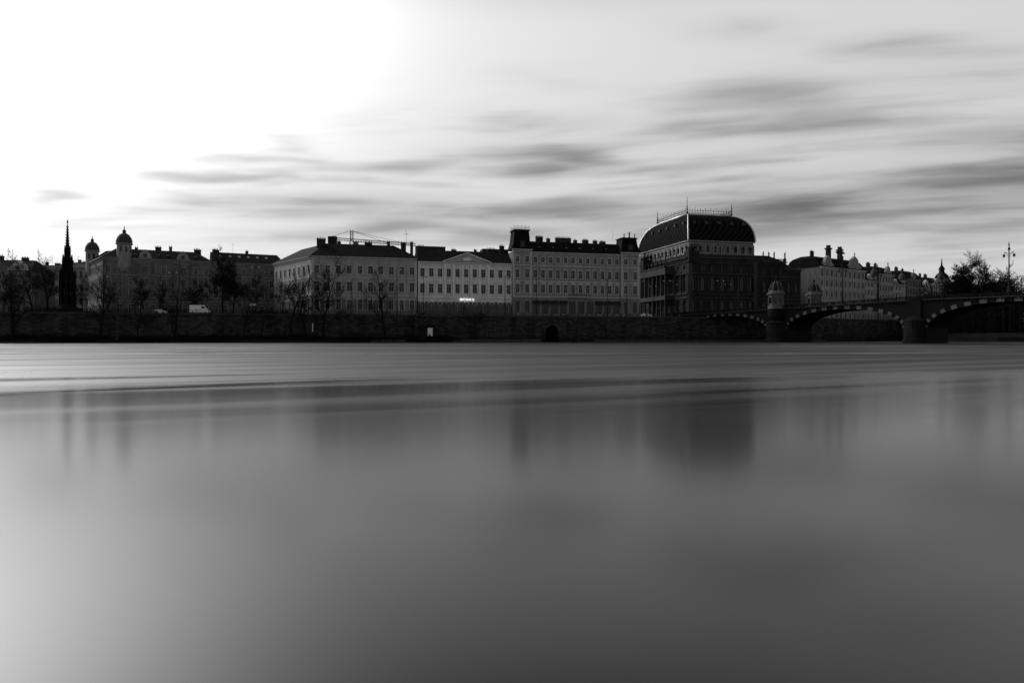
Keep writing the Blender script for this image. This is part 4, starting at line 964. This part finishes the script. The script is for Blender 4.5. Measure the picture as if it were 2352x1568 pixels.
# soft slick where the current shears
ln=N.m('SUBTRACT',y,N.m('MULTIPLY_ADD',x,.72,33.)); ln=N.m('ADD',ln,N.m('MULTIPLY',N.m('SUBTRACT',n1,.5),3.))
g1=N.m('EXPONENT',N.m('MULTIPLY',N.m('MULTIPLY',ln,ln),-.9)); g1=N.m('MULTIPLY',g1,N.ramp(x,8.,-14.,0.,.09))
rough=N.m('MAXIMUM',N.m('SUBTRACT',N.m('ADD',N.m('ADD',base,s1),s2),g1),.06)
N.put(b.inputs['Roughness'],rough)
b.inputs['Base Color'].default_value=(.003,.003,.003,1); b.inputs['IOR'].default_value=1.30; b.inputs['Specular IOR Level'].default_value=.5

# ---------------------------------------------------------------- sky
w=bpy.data.worlds.new('World'); bpy.context.scene.world=w; w.use_nodes=True
nt=w.node_tree; nt.nodes.clear(); N=NT(nt)
out=N.node('ShaderNodeOutputWorld'); bg=N.node('ShaderNodeBackground'); nt.links.new(bg.outputs[0],out.inputs[0])
SAZ=math.radians(-54); SEL=math.radians(30)
sky=N.node('ShaderNodeTexSky'); sky.sky_type='NISHITA'; sky.sun_disc=False; sky.sun_elevation=SEL; sky.sun_rotation=SAZ; sky.dust_density=2.
bw=N.node('ShaderNodeRGBToBW'); nt.links.new(sky.outputs[0],bw.inputs[0])
tc=N.node('ShaderNodeTexCoord').outputs['Generated']; sep=N.node('ShaderNodeSeparateXYZ'); N.put(sep.inputs[0],tc)
x,y,z=sep.outputs
hh=N.m('MAXIMUM',N.m('SQRT',N.m('ADD',N.m('MULTIPLY',x,x),N.m('MULTIPLY',y,y))),.001)
v=N.m('DIVIDE',z,hh); az=N.m('ARCTAN2',x,y)
wn=N.m('SUBTRACT',N.noise(N.xyz(N.m('MULTIPLY',az,5.),N.m('MULTIPLY',v,22.),0.),1.,2,.5),.5)
wn2=N.m('SUBTRACT',N.noise(N.xyz(N.m('MULTIPLY',az,5.),N.m('MULTIPLY',v,24.),5.),1.,2,.5),.5)
azw=N.m('ADD',az,N.m('MULTIPLY',wn2,.16))
vf=N.m('DIVIDE',v,N.m('MAXIMUM',N.m('COSINE',az),.3))
tilt=N.m('SUBTRACT',vf,N.m('MULTIPLY',N.m('MAXIMUM',az,0.),.08))
st1=N.noise(N.xyz(N.m('MULTIPLY',azw,3.6),N.m('MULTIPLY',tilt,26.),1.),1.,3,.5)
st2=N.noise(N.xyz(N.m('MULTIPLY',azw,6.),N.m('MULTIPLY',tilt,52.),2.),1.,2,.5)
blobs=[(1260,285,130,20,0,.30),(1190,350,110,26,0,.34),(1330,355,100,20,0,.30),(960,382,115,12,-2,.34),(650,332,60,16,8,.24),(585,370,130,10,2,.30),(430,405,105,13,3,.34),(600,410,90,9,0,.26),(800,412,80,9,0,.24),(720,462,230,22,0,.36),(500,462,90,10,0,.22),(110,460,90,22,-10,.36),(70,404,150,9,3,.30),(200,500,140,12,-8,.20),
(1760,225,200,34,-3,.30),(1640,305,190,26,-5,.34),(1950,275,160,20,-4,.22),(1480,385,260,13,-4,.32),(1250,400,120,10,0,.22),(2000,430,420,42,-6,.40),(2330,400,280,64,-8,.40),(1750,475,440,30,-2,.30),(1130,490,280,24,0,.28),(2130,110,190,20,0,.26),(2300,180,160,24,0,.2),(1650,65,120,20,0,.14),(1250,535,420,20,0,.2),(1900,520,420,26,0,.28),(1250,175,110,20,0,.08),(2250,300,250,20,-6,.2),(900,525,300,12,0,.14)]
tot=None
for (px_,py_,rx,ry,rot,stg) in blobs:
    k=(px_-CX)/F; a0=math.atan(k); v0=(HZ-py_)/F; sc=1/math.sqrt(1+k*k)
    rxa=rx/F*sc*sc*1.15; rya=ry/F*1.25; rot=math.radians(-rot)
    du=N.m('SUBTRACT',azw,a0); dv=N.m('SUBTRACT',N.m('ADD',vf,N.m('MULTIPLY',wn,.045)),v0)
    c,s=math.cos(rot),math.sin(rot)
    p=N.m('ADD',N.m('MULTIPLY',du,c/rxa),N.m('MULTIPLY',dv,s/rxa)); q=N.m('SUBTRACT',N.m('MULTIPLY',dv,c/rya),N.m('MULTIPLY',du,s/rya))
    e=N.m('EXPONENT',N.m('MULTIPLY',N.m('ADD',N.m('MULTIPLY',p,p),N.m('MULTIPLY',q,q)),-1.))
    tot=N.m('MULTIPLY',e,stg) if tot is None else N.m('MULTIPLY_ADD',e,stg,tot)
front=N.ramp(y,-.1,.35)
cl=N.m('MULTIPLY',tot,N.m('ADD',N.m('MULTIPLY',N.ramp(st1,.3,.7),1.1),.45))
band=N.m('MULTIPLY',N.ramp(v,.40,.18),N.ramp(v,.02,.12)); rightw=N.ramp(az,-.6,.7,.5,1.)
wis=N.m('MULTIPLY',N.m('MULTIPLY',N.ramp(st2,.38,.68),N.ramp(st1,.32,.65)),N.m('MULTIPLY',N.m('MULTIPLY',band,rightw),.36))
cl=N.m('MULTIPLY',N.m('ADD',cl,wis),front)
cl=N.m('EXPONENT',N.m('MULTIPLY',cl,-1.12))
sx,sy,sz=math.sin(SAZ)*math.cos(SEL),math.cos(SAZ)*math.cos(SEL),math.sin(SEL)
dot=N.m('MAXIMUM',N.m('ADD',N.m('ADD',N.m('MULTIPLY',x,sx),N.m('MULTIPLY',y,sy)),N.m('MULTIPLY',z,sz)),0.)
glow=N.m('MULTIPLY',N.m('ADD',N.m('MULTIPLY',N.m('POWER',dot,16.),9.),N.m('MULTIPLY',N.m('POWER',dot,3.),.42)),N.ramp(v,.04,.40,.16,1.))
topfade=N.ramp(v,.44,.66,1.,.09)
veil=N.m('MULTIPLY',N.m('MULTIPLY',N.ramp(y,-.5,.7,.72,1.),topfade),.64)
lum=N.m('ADD',veil,glow)
hz=N.m('MULTIPLY',N.ramp(v,.16,.0),N.m('MULTIPLY',N.ramp(az,.6,-.6),.22))
lum=N.m('ADD',lum,N.m('MULTIPLY',hz,front))
lum=N.m('ADD',N.m('MULTIPLY',lum,10.),N.m('MULTIPLY',bw.outputs[0],.08))
fin=N.m('MULTIPLY',lum,cl)
N.put(bg.inputs[0],grey(N,fin)); bg.inputs[1].default_value=.1

sl=bpy.data.lights.new('sun','SUN'); sl.energy=.5; sl.angle=math.radians(15); sl.color=(1,1,1)
so=bpy.data.objects.new('sun',sl); bpy.context.scene.collection.objects.link(so)
so.rotation_euler=Vector((sx,sy,sz)).to_track_quat('Z','Y').to_euler()

# ---------------------------------------------------------------- camera
cam=bpy.data.cameras.new('camera'); co=bpy.data.objects.new('camera',cam); bpy.context.scene.collection.objects.link(co)
co.location=(0,0,H); co.rotation_euler=(math.pi/2,0,0); cam.sensor_width=36; cam.lens=24; cam.clip_end=6000; cam.shift_y=-(784-HZ)/2352
bpy.context.scene.camera=co
vs=bpy.context.scene.view_settings; vs.view_transform='Standard'; vs.look='None'; vs.exposure=0; vs.gamma=1
